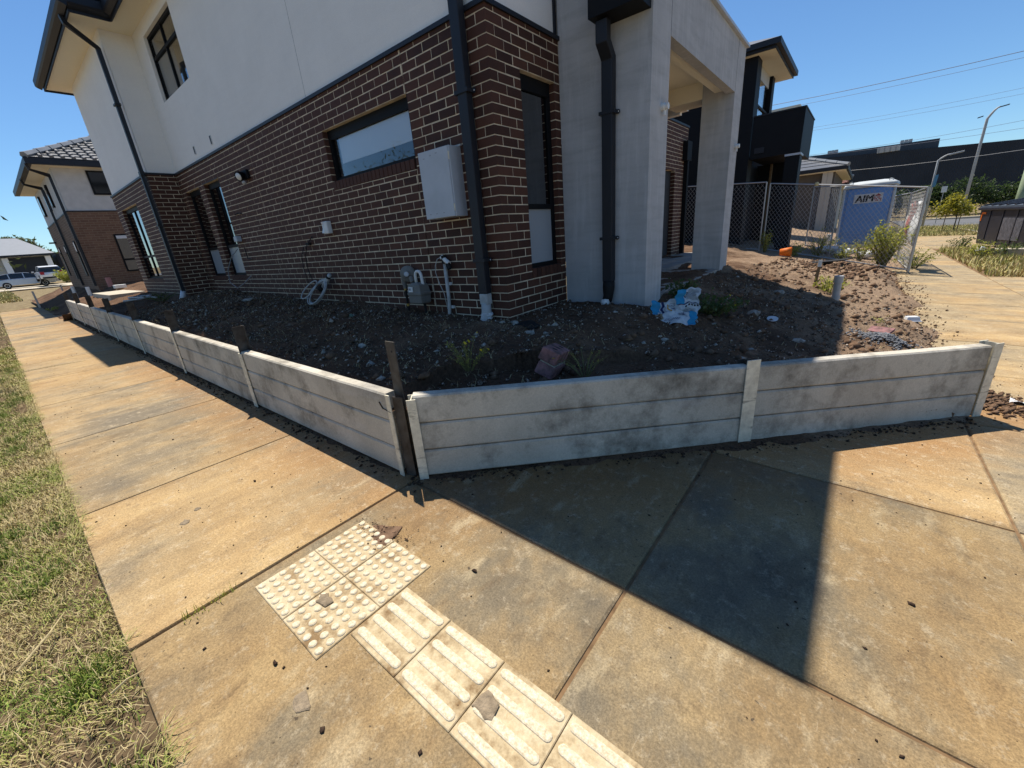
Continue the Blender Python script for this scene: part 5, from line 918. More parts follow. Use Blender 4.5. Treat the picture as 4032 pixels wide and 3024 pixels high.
mb = MB(); mb.lathe((1.62, 12.73, 1.43), [(.0, -.06), (.05, -.05), (.06, .0), (.04, .05), (0, .06)], 10); tag(mb.build('fence_clamp', simple('yellowclamp', (.55, .48, .25), .7)), 'yellowish rag tied to the top fence rail', 'rag')
def cloth(name, label, x, y0, y1, zt, zb_, mat, cat='banner'):
    mb = MB(); nu, nv = 10, 12; f = lambda u, v: (x+.05*math.sin(u*9+v*4)+.03*math.sin(v*7), y0+(y1-y0)*u, zt-.10*math.sin(u*3.14)-(zt-zb_)*v+.04*math.sin(u*11)*v); k = nv+1
    mb.add([f(i/nu, j/nv) for i in range(nu+1) for j in range(nv+1)], [(i*k+j, (i+1)*k+j, (i+1)*k+j+1, i*k+j+1) for i in range(nu) for j in range(nv)]); o = mb.build(name, mat, smooth=True); sdm = o.modifiers.new('thick', 'SOLIDIFY'); sdm.thickness = .006; return tag(o, label, cat)
cloth('banner', 'torn white plastic sheet hanging on the wire fence', 3.98, 12.3, 13.4, .80, -.35, M['bagwhite']); cloth('banner', 'faded red strip of banner on the wire fence', 3.97, 14.35, 14.8, .75, -.3, M['pinkpipe']); cloth('banner', 'dirty white strip of banner on the wire fence', 3.97, 14.85, 15.25, .75, -.2, M['dullwhite'])
b = thing('bucket', 'orange crumpled bucket lying at the fence foot', 'bucket', (1.24, 11.2, D(1.24, 11.2))); z = D(1.24, 11.2); mb = MB(); mb.loft([[(1.24+u*.28, 11.2+r*math.cos(a)*(1+.12*math.sin(3*a+u*5)), z+.2+r*math.sin(a)*(1+.15*math.cos(2*a))) for a in [6.283*k/14 for k in range(14)]] for u, r in ((-.5, .10), (0, .13), (.5, .16), (.5, .14), (0, .11), (-.45, .06))]); mb.build('shell', M['orange'], b, smooth=True)
# portable toilet
T = thing('portable_toilet', 'blue portable toilet with pale roof and company sign behind the fence', 'portable toilet', (2.93, 17.5, -.72), rotz=-.10)
mb = MB(); mb.box(-.58, .58, -.58, .58, .12, 2.04); T.scale = (1.14, 1.0, 1.0); mb.build('cabin', M['loo'], T, bevel=.05)
mb = MB(); mb.box(-.50, .50, -.605, -.575, .2, 1.98); pn = mb.build('wall_panel', M['loo'], T, bevel=.02)
for k in range(4): mb = MB(); mb.box(-.42, .42, -.618, -.604, .28+.095*k, .325+.095*k); mb.build('rib', M['loo'], pn, bevel=.008)
mb = MB(); mb.box(-.35, .38, -.612, -.604, 1.30, 1.90); mb.build('upper_panel', M['loo'], pn, bevel=.01)
mb = MB()
for sx in (-1, 1): mb = MB(); mb.box(sx*.60-.03, sx*.60+.03, -.61, -.55, .1, 2.05); mb.build('corner_post', M['loo_light'], T, bevel=.02)
mb = MB(); mb.loft([[(sx*w, sy*w, z) for sx, sy in ((-1,-1),(1,-1),(1,1),(-1,1))] for w, z in ((.63, 2.03), (.64, 2.06), (.62, 2.15), (.5, 2.22), (.3, 2.25))]); mb.build('roof', M['loo_light'], T, bevel=.03)
mb = MB(); mb.box(-.64, .64, -.66, .64, .0, .13); mb.build('skid_base', M['loo_light'], T)
for sx in (-1, 1):
    mb = MB(); mb.tube([(sx*.5, -.55, 2.12), (sx*.52, -.55, 2.22), (sx*.46, -.55, 2.26), (sx*.42, -.55, 2.2)], .012, 6); mb.build('lifting_eye', M['loo_light'], T)
mb = MB(); mb.box(-.33, .36, -.622, -.6125, 1.52, 1.82); sg = mb.build('sign', M['bagwhite'], T)
V, F = text2d('AIM', .30); xs = [v[0] for v in V]; mb = MB(); k = .42/(max(xs)-min(xs)); 
for dx in (0, .008, .016, .024): mb.add([(-.30+dx+(x-min(xs))*k+.06*y, -.6232-dx*.05, 1.555+y*1.08) for x, y in V], F)
mb.build('lettering', M['ink'], sg)
mb = MB(); mb.quad((.155, -.6235, 1.72), (.335, -.6235, 1.72), (.245, -.6235, 1.80)); mb.build('logo_roof', M['redink'], sg)
mb = MB()
for r in range(3):
    for c in range(5):
        if (r+c) % 3: mb.quad((.16+c*.036, -.6235, 1.56+r*.05), (.19+c*.036, -.6235, 1.56+r*.05), (.19+c*.036, -.6235, 1.60+r*.05), (.16+c*.036, -.6235, 1.60+r*.05))
mb.build('logo_bricks', M['redink'], sg)
mb = MB()
for i in range(14): pass
for i, (x, y, w) in enumerate([(2.0, 14.6, 'left sandbag of the pile before the toilet'), (2.6, 14.5, 'middle sandbag of the pile before the toilet'), (3.15, 14.6, 'right sandbag of the pile before the toilet')]): rock('sandbag', 'white ' + w, 'sandbag', x, y, D(x, y)+.12, .32, M['bagwhite'], .4, seed=80+i)
mb = MB(); z = D(2.2, 10.4); mb.obox((2.15, 10.6, z+.12), (.55, -.12, .06), (.1, .3, 0), (0, 0, .012)); tag(mb.build('black_sheet', M['rubber']), 'black sheet lying on the clay heap by the fence', 'sheet')
x, y = 1.9, 18.5; z = D(x, y); mb = MB(); mb.tube([(x, y, z-.1), (x, y, z+.4)], .09, 10); tag(mb.build('pipe_stub', M['white']), 'white pipe stub behind the wire fence', 'pipe')
# skip bin
S_ = thing('skip_bin', 'dark navy steel skip bin with grey lid on the verge', 'skip bin', (8.15, 21.2, -1.32), rotz=math.radians(-79))
mb = MB(); L = 5.6
mb.loft([[(-L/2-.35*t, -.85, z), (L/2+.3*t, -.85, z), (L/2+.3*t, .85, z), (-L/2-.35*t, .85, z)] for z, t in ((.12, -.6), (1.45, 0.4))]); mb.build('tub', M['bin'], S_, bevel=.02)
for k in range(5): mb = MB(); x = -2.0+1.0*k; mb.box(x-.03, x+.03, -.875, -.848, .18, 1.42); mb.build('side_rib', M['bin'], S_)
mb = MB(); mb.box(-L/2-.2, L/2+.2, -.93, .93, 1.44, 1.54); mb.build('rim', M['bin'], S_, bevel=.02)
lid = MB(); lid.loft([[(-L/2-.1, -.9, z0), (L/2+.1, -.9, z0), (L/2+.1, .9, z1), (-L/2-.1, .9, z1)] for z0, z1 in ((1.545, 1.75), (1.60, 1.86))]); lo = lid.build('lid', M['binlid'], S_)
for k in range(10): mb = MB(); x = -2.6+.57*k; mb.obox((x, 0, 1.745), (.06, 0, 0), (0, .88, .125), (0, -.004, .03)); mb.build('lid_rib', M['bin'], lo)
for sx in (-1,): mb = MB(); mb.obox((-2.55, -.862, 1.32), (.17, 0, 0), (0, .004, 0), (0, 0, .04)); mb.obox((-2.70, -.862, 1.15), (.035, 0, 0), (0, .004, 0), (0, 0, .13)); mb.build('reflective_mark', M['orange'], S_)
mb = MB(); mb.obox((-.2, -.8605, .75), (.7, 0, 0), (0, .004, 0), (0, 0, .4)); mb.build('scraped_patch', simple('scrape', (.13, .13, .15), .6, .6, 9), S_)
mb = MB(); mb.obox((7.1, 17.0, G(7, 17)+.16), (.95, -.45, 0), (.07, .14, 0), (0, 0, .14)); tag(mb.build('concrete_beam', M['kerb'], bevel=.02), 'pale concrete beam lying in front of the skip bin', 'beam')
b = thing('rubbish_heap', 'torn white and brown packaging at the end of the concrete beam', 'rubbish', (6.1, 17.1, G(6.1, 17.1))); z = G(6.1, 17.1); mb = MB(); mb.obox((6.15, 17.15, z+.16), (.13, .02, .05), (-.03, .14, 0), (0, .03, .12)); mb.build('carton', M['timber'], b); mb = MB(); mb.loft([[(6.0+.10*math.cos(a)*s, 17.0+.10*math.sin(a)*s, z+h+.02*math.sin(3*a)) for a in [6.283*k/9 for k in range(9)]] for s, h in ((1.3, .02), (1.1, .15), (1.4, .26), (.6, .36))]); mb.build('plastic_sheet', M['bagwhite'], b)

# ================================================================ black neighbour house
N = thing('black_house', 'modern black two storey house beyond the wire fence', 'house', (-1, 16, -.4))
Y0 = 13.72
mb = MB(); mb.box(-9, -.82, Y0, Y0+.2, -.6, 5.36); mb.box(-9, -.6, Y0+.2, 18.5, -.6, 2.45); mb.build('side_wall', M['black'], N)
mb = MB(); mb.box(-.818, -.45, Y0-.02, 14.36, -.6, 5.36); mb.build('corner_pier', M['black'], N, label='matt black full height pier')
mb = MB(); mb.box(-.62, -.44, 16.5, 16.95, 3.6, 5.36); mb.build('window_post', M['black'], N)
mb = MB(); mb.box(-.70, -.55, 14.36, 16.5, 4.98, 5.36); mb.build('lintel', M['nbrender'], N); mb = MB(); mb.box(-.60, -.52, 14.36, 16.5, 4.18, 4.24); mb.build('transom', M['black'], N)
mb = MB(); mb.box(-.575, -.56, 14.36, 16.5, 3.0, 4.98); mb.build('pane', M['glass'], N); mb = MB(); mb.box(-5, -4.9, 14, 17.5, 2.5, 5.3); mb.box(-5, -.6, 17.4, 17.5, 2.5, 5.3); mb.build('inner_wall', M['room'], N)
mb = MB(); mb.box(-.42, .98, Y0+.02, Y0+.2, 2.47, 3.69); mb.box(.86, .9805, Y0+.2, 16.6, 2.4705, 3.6905); mb.box(-.42, .86, Y0+.2, 16.5, 2.47, 2.6); mb.build('balcony', M['black'], N); mb = MB(); mb.box(-.42, 1.0, Y0, Y0+.22, 3.691, 3.725); mb.box(.84, 1.0, Y0+.22, 16.62, 3.6915, 3.7255); mb.build('balcony_capping', M['trim'], N)
mb = MB(); mb.box(.60, .99, Y0+.03, 14.45, -.7, 2.46); mb.build('porch_pier', M['black'], N); mb = MB(); mb.box(.58, 1.01, Y0+.01, 14.47, 2.40, 2.458); mb.build('pier_capping', M['steelgrey'], N)
mb = MB(); mb.box(-.30, -.02, Y0-.005, Y0+.02, 2.62, 2.78); mb.build('wall_recess', M['trim'], N)
mb = MB(); mb.box(-.62, .36, 16.4, 16.55, -.6, 2.47); mb.build('porch_back_wall', M['black'], N); mb = MB(); mb.box(-.05, .02, 15.5, 15.57, -.5, 2.4); mb.build('timber_prop', M['timber'], N)
mb = MB(); mb.box(-9, .02, 13.48, 17.55, 5.36, 5.39); mb.build('soffit', M['soffit'], N)
mb = MB(); mb.box(-9, .05, 13.40, 13.478, 5.36, 5.55); mb.box(.022, .05, 13.478, 17.6, 5.3605, 5.5505); mb.box(.052, .17, 13.38, 17.65, 5.43, 5.58); mb.box(-9, .17, 13.28, 13.38, 5.431, 5.581); mb.build('gutter', M['trim'], N)
mb = MB(); mb.add([(-9, 13.3, 5.58), (.17, 13.3, 5.58), (.17, 17.6, 5.58), (-9, 17.6, 5.58), (-2.0, 15.45, 6.4), (-9, 15.45, 6.4)], [(0, 1, 4, 5), (1, 2, 4), (2, 3, 5, 4)]); mb.build('roof', M['rooftile'], N)
mb = MB(); mb.box(-9, .05, 20.5, 24, 4.75, 5.0); mb.build('rear_eave', M['soffit'], N)
# cream tiled house further along the street
def hip_house(name, label, cat, x0, x1, y0, y1, zb_, zt, rise, wall, roofm, ov=.5, courses=9):
    r0 = thing(name, label, cat, ((x0+x1)/2, (y0+y1)/2, zb_)); mb = MB(); mb.box(x0, x1, y0, y1, zb_-.3, zt); mb.build('wall', wall, r0)
    mb = MB(); mb.box(x0-ov, x1+ov, y0-ov, y1+ov, zt, zt+.04); mb.build('soffit', M['soffit'], r0); mb = MB(); mb.box(x0-ov-.1, x1+ov+.1, y0-ov-.1, y1+ov+.1, zt+.041, zt+.22); mb.build('gutter', M['trim'], r0)
    X0, X1, Y0_, Y1 = x0-ov-.1, x1+ov+.1, y0-ov-.1, y1+ov+.1; w = min(X1-X0, Y1-Y0_)/2; cx_, cy_ = (X0+X1)/2, (Y0_+Y1)/2; R = MB(); z0 = zt+.22; prev = None
    for k in range(courses):        # stepped tile courses
        t0, t1 = k/courses, (k+1)/courses; f = lambda t: (X0+w*t, X1-w*t, Y0_+w*t, Y1-w*t); a, b_, c, d = f(t0); e, g_, h_, i_ = f(t1); za, zb2 = z0+rise*t0+.03, z0+rise*t1
        R.add([(a, c, za), (b_, c, za), (b_, d, za), (a, d, za), (e, h_, zb2), (g_, h_, zb2), (g_, i_, zb2), (e, i_, zb2), (a, c, za-.03), (b_, c, za-.03), (b_, d, za-.03), (a, d, za-.03)], [(0, 1, 5, 4), (1, 2, 6, 5), (2, 3, 7, 6), (3, 0, 4, 7), (8, 9, 1, 0), (9, 10, 2, 1), (10, 11, 3, 2), (11, 8, 0, 3)])
    R.quad((X0, Y0_, z0), (X1, Y0_, z0), (X1, Y1, z0), (X0, Y1, z0)); ro = R.build('roof', roofm, r0)
    for (sx, sy) in ((X0, Y0_), (X1, Y0_), (X1, Y1), (X0, Y1)):
        ex, ey = (X0+w if sx == X0 else X1-w), (Y0_+w if sy == Y0_ else Y1-w); n = 10
        for k in range(n):
            p = Vector((sx, sy, z0+.05)).lerp(Vector((ex, ey, z0+rise+.05)), k/n); q = Vector((sx, sy, z0+.05)).lerp(Vector((ex, ey, z0+rise+.05)), (k+.97)/n); mb = MB(); mb.tube([p, q], [.11, .095], 6); mb.build('ridge_tile', M['ridge'] if roofm is not M['redtile'] else M['redtile'], ro)
    return r0
HC = hip_house('tiled_house', 'single storey cream house with grey tiled roof beyond the black house', 'house', -9, 1.2, 30, 42, -1.3, 2.75, 2.0, simple('taupe', (.12, .105, .09), .9, .3, 2), M['rooftile'])
for x in (.75, 1.0): mb = MB(); mb.box(x-.12, x+.12, 29.6, 29.85, -1.3, 2.75); mb.build('porch_column', M['creamwall'], HC)
mb = MB(); mb.box(-1.6, -.6, 29.96, 29.99, .2, 2.0); mb.build('window', M['carglass'], HC)
hip_house('tiled_house', 'distant house with red tiled roof behind the cream house', 'house', -8, .9, 45, 56, -1.3, 2.4, 1.7, M['creamwall'], M['redtile'])
# warehouse and rooftop plant
WH = thing('warehouse', 'huge dark metal clad warehouse on the skyline', 'warehouse', (10, 110, 0)); mb = MB()
def wallpoly(mb, pts, y, t=25): mb.loft([[(x, y, z) for x, z in pts], [(x, y+t, z) for x, z in pts]])
mb = MB(); wallpoly(mb, [(-22, -2), (60, -2), (60, 6.9), (21.9, 8.8), (-22, 11.4)], 110); mb.build('wall', M['warehouse'], WH)
mb = MB(); wallpoly(mb, [(-14, 9), (11.95, 9), (11.9, 11.0), (-14, 11.35)], 112); mb.build('upper_storey', M['warehouse_upper'], WH)
mb = MB(); mb.box(3.35, 6.6, 109.6, 109.95, 9.78, 10.72); lv = mb.build('louvre', M['dullwhite'], WH)
for k in range(4): mb = MB(); x = 3.6+.8*k; mb.box(x-.05, x+.05, 109.5, 109.6, 9.8, 10.7); mb.build('louvre_bar', M['baggrey'], lv)
for i, (x, z, w) in enumerate([(7.4, 11.05, 'rooftop plant units on the warehouse roof, right group'), (-3.7, 11.2, 'rooftop plant units on the warehouse roof, left group')]):
    b = thing('rooftop_plant', w, 'rooftop plant', (x, 113, z))
    for k in range(3): mb = MB(); mb.box(x-.85+.58*k, x-.34+.58*k, 112.6, 114, z-.2, z+.62); mb.build('unit', M['poleM'], b)
# street furniture
def lamp(label, x, y, z0, z1, arm, r, gr='street lamps'):
    b = thing('street_lamp', label, 'street lamp', (x, y, z0), group=gr); mb = MB(); mb.tube([(x, y, z0), (x, y, z1)] + [(x+arm[0]*t, y, z1+arm[1]*math.sin(t*1.57)) for t in (.25, .5, .75, 1)], [r*1.3, r, r*.9, r*.8, r*.7, r*.6], 8); mb.build('pole', M['poleM'], b, smooth=True); mb = MB(); x1, z2 = x+arm[0], z1+arm[1]; mb.obox((x1+.3*math.copysign(1, arm[0]), y, z2+.02), (.38, 0, .06), (0, .14, 0), (0, 0, .05)); mb.build('lamp_head', M['trim'] if r > .1 else M['poleM'], b, bevel=.02); return b
L1 = lamp('tall street lamp with outreach arm in front of the warehouse', 12.6, 75, -1.3, 9.0, (.8, 1.05), .13)
mb = MB(); mb.obox((12.0, 75, 9.3), (.22, 0, .05), (0, .1, 0), (0, 0, .05)); mb.build('camera_pod', M['trim'], L1)
lamp('shorter curved street lamp beside the fence end', 6.8, 45, -1.25, 3.5, (.62, .34), .065)
b = thing('street_sign', 'white street sign on a thin post before the hedge', 'sign', (8.0, 50, -1.3)); mb = MB(); mb.tube([(8.0, 50, -1.3), (8.03, 50, 1.65)], .03, 6); mb.build('post', M['poleM'], b); mb = MB(); mb.box(7.86, 8.2, 49.93, 49.96, 1.2, 1.68); mb.build('plate', M['white'], b)
b = thing('street_sign', 'small blue sign blade fixed below the shorter street lamp', 'sign', (6.75, 44.8, 1.6)); mb = MB(); mb.obox((6.9, 44.8, 2.05), (.09, 0, .02), (0, .01, 0), (.02, 0, .42)); mb.build('plate', simple('bluesign', (.10, .26, .38), .5), b)
mb = MB(); mb.tube([(8.85, 30, -1.4), (8.86, 30, 1.9)], .14, 10); tag(mb.build('green_post', simple('greenpost', (.24, .30, .18), .6), smooth=True), 'pale green post at the right edge behind the skip bin', 'post')
for i, (xa, za, xb, zb2, r, w) in enumerate([(-6.76, 12.54, 11.85, 12.37, .035, 'highest overhead power line'), (-7.18, 12.04, 11.97, 11.86, .02, 'second power line just under the highest'), (-2.86, 9.43, 12.51, 9.46, .014, 'upper wire of the faint middle pair'), (-2.82, 9.13, 12.61, 8.98, .014, 'lower wire of the faint middle pair'), (-.31, 6.57, 13.1, 6.8, .018, 'power line skimming the warehouse roof'), (-2.02, 6.5, 13.25, 6.16, .018, 'power line crossing the upper warehouse'), (.94, 4.48, 13.66, 4.34, .022, 'pale power line crossing the dark warehouse wall')]):
    e = .9; mb = MB(); r *= .75; P_ = lambda t: (xa+(xb-xa)*t, 60, za+(zb2-za)*t-.5*t*(1-t)); mb.tube([P_(t) for t in np.linspace(-.8, 1.8, 14)], r, 4); tag(mb.build('power_line', M['greycable'] if i < 6 else M['wire']), w, 'power line', 'overhead power lines')
# trees and hedges on the right
SH = [(1.5, 80, 2.6, 3.4), (5.2, 80, 2.6, 3.2), (9.0, 79, 2.8, 3.6), (12.5, 79, 3.0, 4.0), (16.5, 80, 2.6, 3.0), (20.5, 79, 3.2, 4.2), (25, 80, 3, 4)]
for i, (x, y, r, h) in enumerate(SH):
    z = G(x, y)-.1+.1; tree('hedge_shrub', ['leftmost dark shrub behind the toilet roof', 'dark shrub between toilet and curved lamp', 'dark shrub behind the street sign', 'largest dark shrub left of the tall lamp', 'dark shrub right of the tall lamp', 'dark shrub at the right edge above the skip bin', 'dark shrub beyond the right edge of the hedge'][i], 'shrub', x, y, z, h, [(x, y, z+h*.55, r, 1.6, h*.45), (x-r*.6, y, z+h*.75, r*.6, 1.2, h*.28), (x+r*.65, y, z+h*.8, r*.6, 1.2, h*.26), (x+.2*r, y, z+h*1.0, r*.5, 1, h*.2)], 2600, .34, 'leaf_dark', .14, 'hedge shrubs before the warehouse', .35)
x, y = 8.0, 40; z = G(8, 40); tree('sapling', 'young yellow green street tree beyond the fence end', 'tree', x, y, z, 2.6, [(7.55, 40, z+1.75, .8, .7, .55), (8.05, 40, z+1.55, .7, .6, .5), (7.2, 40, z+1.4, .5, .5, .35), (7.7, 40, z+2.25, .45, .4, .35), (8.45, 40, z+1.35, .4, .4, .3)], 1500, .15, 'leaf_yellow', .035, None, .6)
for i, (dx, dy) in enumerate(((-.35, 0), (.4, .1))): mb = MB(); mb.tube([(7.8+dx, 40+dy, z-.2), (7.8+dx+.02, 40+dy, z+1.3)], .025, 6); tag(mb.build('tree_stake', M['timber']), 'timber stake %s the young yellow tree' % ('left of' if dx < 0 else 'right of'), 'stake')

# ================================================================ left: neighbour house, far house, cars, trees
NB = thing('brown_house', 'two storey neighbour house of light brown brick and pale render', 'house', (-26, 2, .2)); X0, YS, XF = -22.0, -.52, -30.6
mb = MB(); mb.box(XF, X0, YS, 9, -.3, 3.10); w_ = mb.build('brick_wall', M['nbbrick_y'], NB); me = w_.data; me.materials.append(M['nbbrick_x'])
for p in me.polygons:
    if abs(p.normal.x) > .5: p.material_index = 1
mb = MB(); mb.box(XF, X0-.04, YS+.04, 9, 3.10, 4.70); mb.build('upper_wall', M['nbrender'], NB); mb = MB(); mb.box(XF-.01, X0+.02, YS-.02, 9, 3.095, 3.14); mb.build('flashing', M['trim'], NB)
mb = MB(); mb.box(XF-.35, X0+.42, YS-.45, 9, 4.70, 4.74); mb.build('soffit', M['soffit'], NB); mb = MB(); mb.box(XF-.4, X0+.45, YS-.62, YS-.452, 4.70, 4.92); mb.box(X0+.422, X0+.58, YS-.622, 9, 4.7005, 4.9205); mb.build('gutter', M['trim'], NB)
R = MB(); zr = 4.90; nr = 16; rise = 2.3
for k in range(nr):
    t0, t1 = k/nr, (k+1)/nr; R.add([(X0+.58-4.6*t0, YS-.6+4.6*t0, zr+rise*t0+.04), (X0+.58-4.6*t0, 9.5, zr+rise*t0+.04), (X0+.58-4.6*t1, 9.5, zr+rise*t1), (X0+.58-4.6*t1, YS-.6+4.6*t1, zr+rise*t1), (X0+.58-4.6*t0, YS-.6+4.6*t0, zr+rise*t0), (X0+.58-4.6*t0, 9.5, zr+rise*t0)], [(0, 1, 2, 3), (4, 5, 1, 0)])
R.add([(X0+.58, YS-.6, zr), (XF-.4, YS-.6, zr), (XF+4, YS+4, zr+rise), (X0+.58-4.6, YS+4, zr+rise)], [(0, 1, 2, 3)]); ro = R.build('roof', M['rooftile'], NB)
for k in range(11):
    p = Vector((X0+.55, YS-.57, zr+.07)); q = Vector((X0+.58-4.6, YS+4, zr+rise+.07)); mb = MB(); mb.tube([p.lerp(q, k/11), p.lerp(q, (k+.96)/11)], [.13, .11], 6); mb.build('ridge_tile', M['ridge'], ro)
for k in range(2, 15):     # roll tiles down the visible slope
    pass
tl = MB()
for r in range(7):
    for c in range(9):
        t0, t1 = r/nr, (r+1)/nr; y0 = YS-.3+4.6*t0+.30*c; x0, x1 = X0+.58-4.6*t0, X0+.58-4.6*t1; tl.tube([(x0+.01, y0+.15, zr+rise*t0+.06), (x1+.01, y0+.15, zr+rise*t1+.02)], .06, 6, cap=True)
o = tl.build('roof_tiles', M['rooftile'], ro); o['kind'] = 'stuff'
def nbwin(name, x0, x1, y0, y1, z0, z1, mat='carglass'):
    mb = MB(); mb.box(x0, x1, y0, y1, z0, z1); w = mb.build('window', M['black'], NB); mb = MB()
    if x1-x0 < .1: mb.box(x1, x1+.012, y0+.06, y1-.06, z0+.06, z1-.06)
    else: mb.box(x0+.06, x1-.06, y0-.012, y0, z0+.06, z1-.06)
    mb.build('pane', M[mat], w)
nbwin('w', X0-.04, X0+.01, .49, 2.2, 3.74, 4.64); nbwin('w', X0-.02, X0+.03, .58, 2.0, .66, 2.2); mb = MB(); mb.box(X0+.035, X0+.05, .64, 2.0, 1.12, 1.2); mb.build('transom', M['black'], NB); mb = MB(); mb.box(X0+.042, X0+.045, .64, 1.98, 2.02, 2.14); mb.build('blind', M['blind'], NB)
for (xa, xb, z0, z1) in [(-29.35, -28.85, 3.56, 4.45), (-26.6, -26.2, 3.54, 4.42), (-25.1, -24.85, 3.56, 4.45), (-29.6, -29.2, .68, 2.1), (-27.2, -26.85, .5, 2.08), (-23.7, -23.3, .62, 2.08), (-22.35, -22.1, .62, 2.06)]: nbwin('w', xa, xb, YS-.03, YS+.05, z0, z1)
for (xx, xt) in ((X0-.12, X0+.3), (-25.8, -25.6)): mb = MB(); mb.sweep([(xt, YS-.6, 4.75), (xt-.05, YS-.55, 4.55), (xx, YS-.06, 4.42), (xx, YS-.06, .2)], rect(.10, .08), up=(0, -1, 0)); mb.build('downpipe', M['trim'], NB)
mb = MB(); mb.box(-29.9, -29.6, YS-.25, YS, 2.32, 2.38); mb.build('wall_light', M['black'], NB)
# far garage house
GH = thing('garage_house', 'distant single storey house with dark double garage door', 'house', (-72, 0, .7)); mb = MB(); mb.box(-78, -68, -9, 1.9, .2, 3.1); mb.build('wall', M['creamwall'], GH); mb = MB(); mb.box(-68.0, -67.9, -1.25, 1.42, .6, 2.92); mb.build('garage_door', M['charcoal'], GH); mb = MB(); mb.box(-67.9, -67.7, -1.75, -1.27, .5, 2.95); mb.build('pier', M['render'], GH); mb = MB(); mb.box(-67.9, -67.7, 1.45, 1.9, .5, 2.95); mb.build('pier', M['render'], GH)
mb = MB(); mb.add([(-67.2, -9.5, 3.15), (-67.2, 2.3, 3.2), (-73, .2, 5.2), (-73, -9.5, 5.2), (-79, 2.3, 3.15)], [(0, 1, 2, 3), (1, 4, 2)]); mb.build('roof', M['metalroof'], GH); mb = MB(); mb.box(-67.3, -67.1, -9.5, 2.35, 3.02, 3.2); mb.build('gutter', M['trim'], GH)
mb = MB(); mb.box(-74, -69.5, 2.5, 8, .3, 3.2); tag(mb.build('side_fence', M['charcoal']), 'dark fence beside the distant garage house', 'fence')
o = strip('driveway', M['kerb'], -67, -57.2, -3, 3.2, .0); 
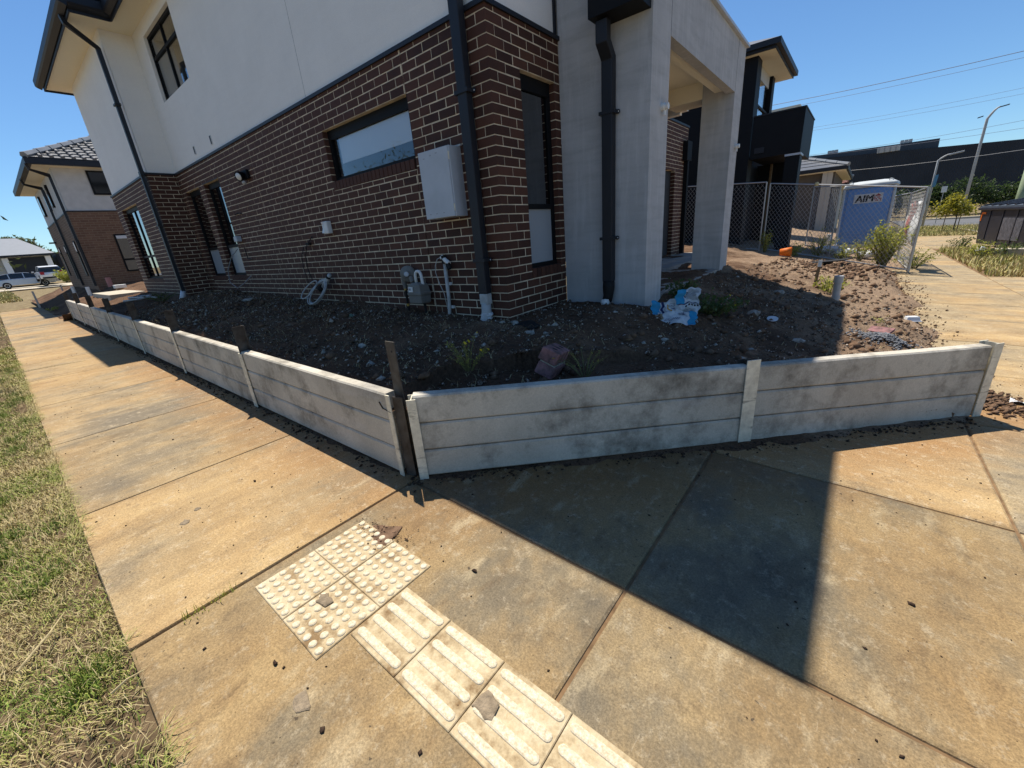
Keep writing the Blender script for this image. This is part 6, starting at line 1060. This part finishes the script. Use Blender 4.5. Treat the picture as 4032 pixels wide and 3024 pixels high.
def car(label, loc, rz, paint, hatch):
    r0 = thing('parked_car', label, 'car', loc, rotz=rz); L, Wd = 4.3, .88
    body = [(-2.12, .28), (-2.15, .62), (-2.05, .82), (-1.2, .93), (1.05, .95), (2.0, .86), (2.12, .6), (2.08, .28)]; mb = MB()
    def ring(s, k): return [(x*(1 if s else 1), k*Wd*(.93 if z > .8 else 1.0), z) for x, z in body]
    mb.loft([[(x, -Wd*(.95 if z > .75 else 1), z) for x, z in body], [(x, Wd*(.95 if z > .75 else 1), z) for x, z in body]]); mb.build('body', paint, r0, bevel=.07, seg=3)
    top = [(-1.35, .9), (-.45, 1.40), (.7, 1.45), (1.45 if not hatch else 1.85, 1.25 if hatch else 1.05), (1.75 if not hatch else 2.02, .92)]; mb = MB()
    mb.loft([[(x, -.80+.22*max(0, z-.9), z) for x, z in top], [(x, .80-.22*max(0, z-.9), z) for x, z in top]]); mb.build('glasshouse', M['carglass'], r0, bevel=.04)
    mb = MB(); mb.loft([[(x, s*(.70-.02), z) for s in (-1, 1)] + [(x, s*.66, z+.035) for s in (1, -1)] for x, z in ((-.5, 1.375), (-.2, 1.43), (.7, 1.445), (1.2 if not hatch else 1.75, 1.33))]); mb.build('roof', paint, r0)
    for px_ in (-.05, .95):
        for s in (-1, 1): mb = MB(); mb.obox((px_, s*.745, 1.17), (.035, 0, 0), (0, .012, 0), (0, -s*.05, .26)); mb.build('pillar', paint, r0)
    for x in (-1.3, 1.3):
        for s in (-1, 1):
            mb = MB(); mb.lathe((x, s*.80, .32), [(.0, -.1), (.30, -.1), (.32, -.06), (.32, .07), (.29, .095), (.2, .096)], 20, (0, s, 0)); wl = mb.build('wheel', M['tyre'], r0)
            mb = MB(); mb.lathe((x, s*.80, .32), [(.20, .08), (.20, .10), (.06, .092), (0, .10)], 14, (0, s, 0)); mb.build('rim', M['rim'], wl)
    for s in (-1, 1):
        mb = MB(); mb.obox((2.06, s*.68, .78), (.06, 0, 0), (0, .14, 0), (0, 0, .13)); mb.build('tail_light', M['tail'], r0, bevel=.02); mb = MB(); mb.obox((-2.05, s*.66, .70), (.07, 0, 0), (0, .16, 0), (0, 0, .07)); mb.build('headlight', M['white'], r0, bevel=.02); mb = MB(); mb.obox((-.95, s*.96, .98), (.05, 0, 0), (0, .08, 0), (0, 0, .06)); mb.build('mirror', paint, r0, bevel=.02)
    mb = MB(); mb.box(2.09, 2.13, -.26, .26, .60, .72); mb.build('number_plate', M['white'], r0); mb = MB(); mb.box(-2.17, -2.1, -.5, .5, .35, .5); mb.box(2.06, 2.12, -.75, .75, .28, .42); mb.build('bumper_trim', M['rubber'], r0); return r0
car('silver hatchback parked side on at the end of the side path', (-63, -1.0, -.12), -math.pi/2-.0, M['carsilver'], True)
car('white hatchback parked tail out before the distant garage', (-61.0, .75, .30), math.pi*0+.05, M['carwhite'], True)
for i, (x, y, z, h, r, w) in enumerate([(-95, .9, 3, 6.6, 2.0, 'round dark tree above the distant garage roof'), (-97, 3.0, 3, 4.9, 1.4, 'smaller dark tree right of the round tree'), (-92, 6.0, 3, 4.2, 1.3, 'dark tree peeping past the brown house')]):
    tree('gum_tree', w, 'tree', x, y, .2, h, [(x, y, h*.8, r, r, 1.3), (x-.2*r, y-r*.6, h*.72, r*.7, r*.7, 1.0), (x, y+r*.7, h*.74, r*.7, r*.6, 1.0)], 2600, .62, 'leaf_gum', .15, 'trees on the left skyline')
# street tree on the verge: only its outer twigs reach into the picture
tree('street_tree', 'street tree on the verge whose leaf tips show at the left edge', 'tree', -7.3, -4.75, G(-7.3, -4.75), 3.6, [(-7.3, -4.6, 2.4, 1.0, 1.0, .9), (-7.2, -3.45, 2.30, .45, .62, .35), (-7.15, -3.50, 1.80, .45, .60, .3), (-7.0, -3.58, .95, .4, .68, .10), (-7.1, -4.2, 1.3, .6, .6, .3)], 1500, .11, 'leaf_gum', .06, None, .3, droop=.5)
# two street trees across the side street, seen mirrored in the long window
for i, (x, y, w) in enumerate([(-9.4, -11.5, 'broad gum tree across the side street mirrored in the long window'), (-3.6, -11, 'tall gum tree across the side street mirrored at the window right end')]):
    tree('street_tree', w, 'tree', x, y, -.8, 6, [(x, y, 3.4, 1.3, 1.3, 1.6), (x+.5, y, 5.0, 1.0, 1.0, 1.3), (x-.6, y+.3, 2.6, .9, .9, .9), (x, y, 6.3, .6, .6, .8)], 5000, .42, 'leaf_dark', .12, 'street trees across the side street', .3, droop=.4)
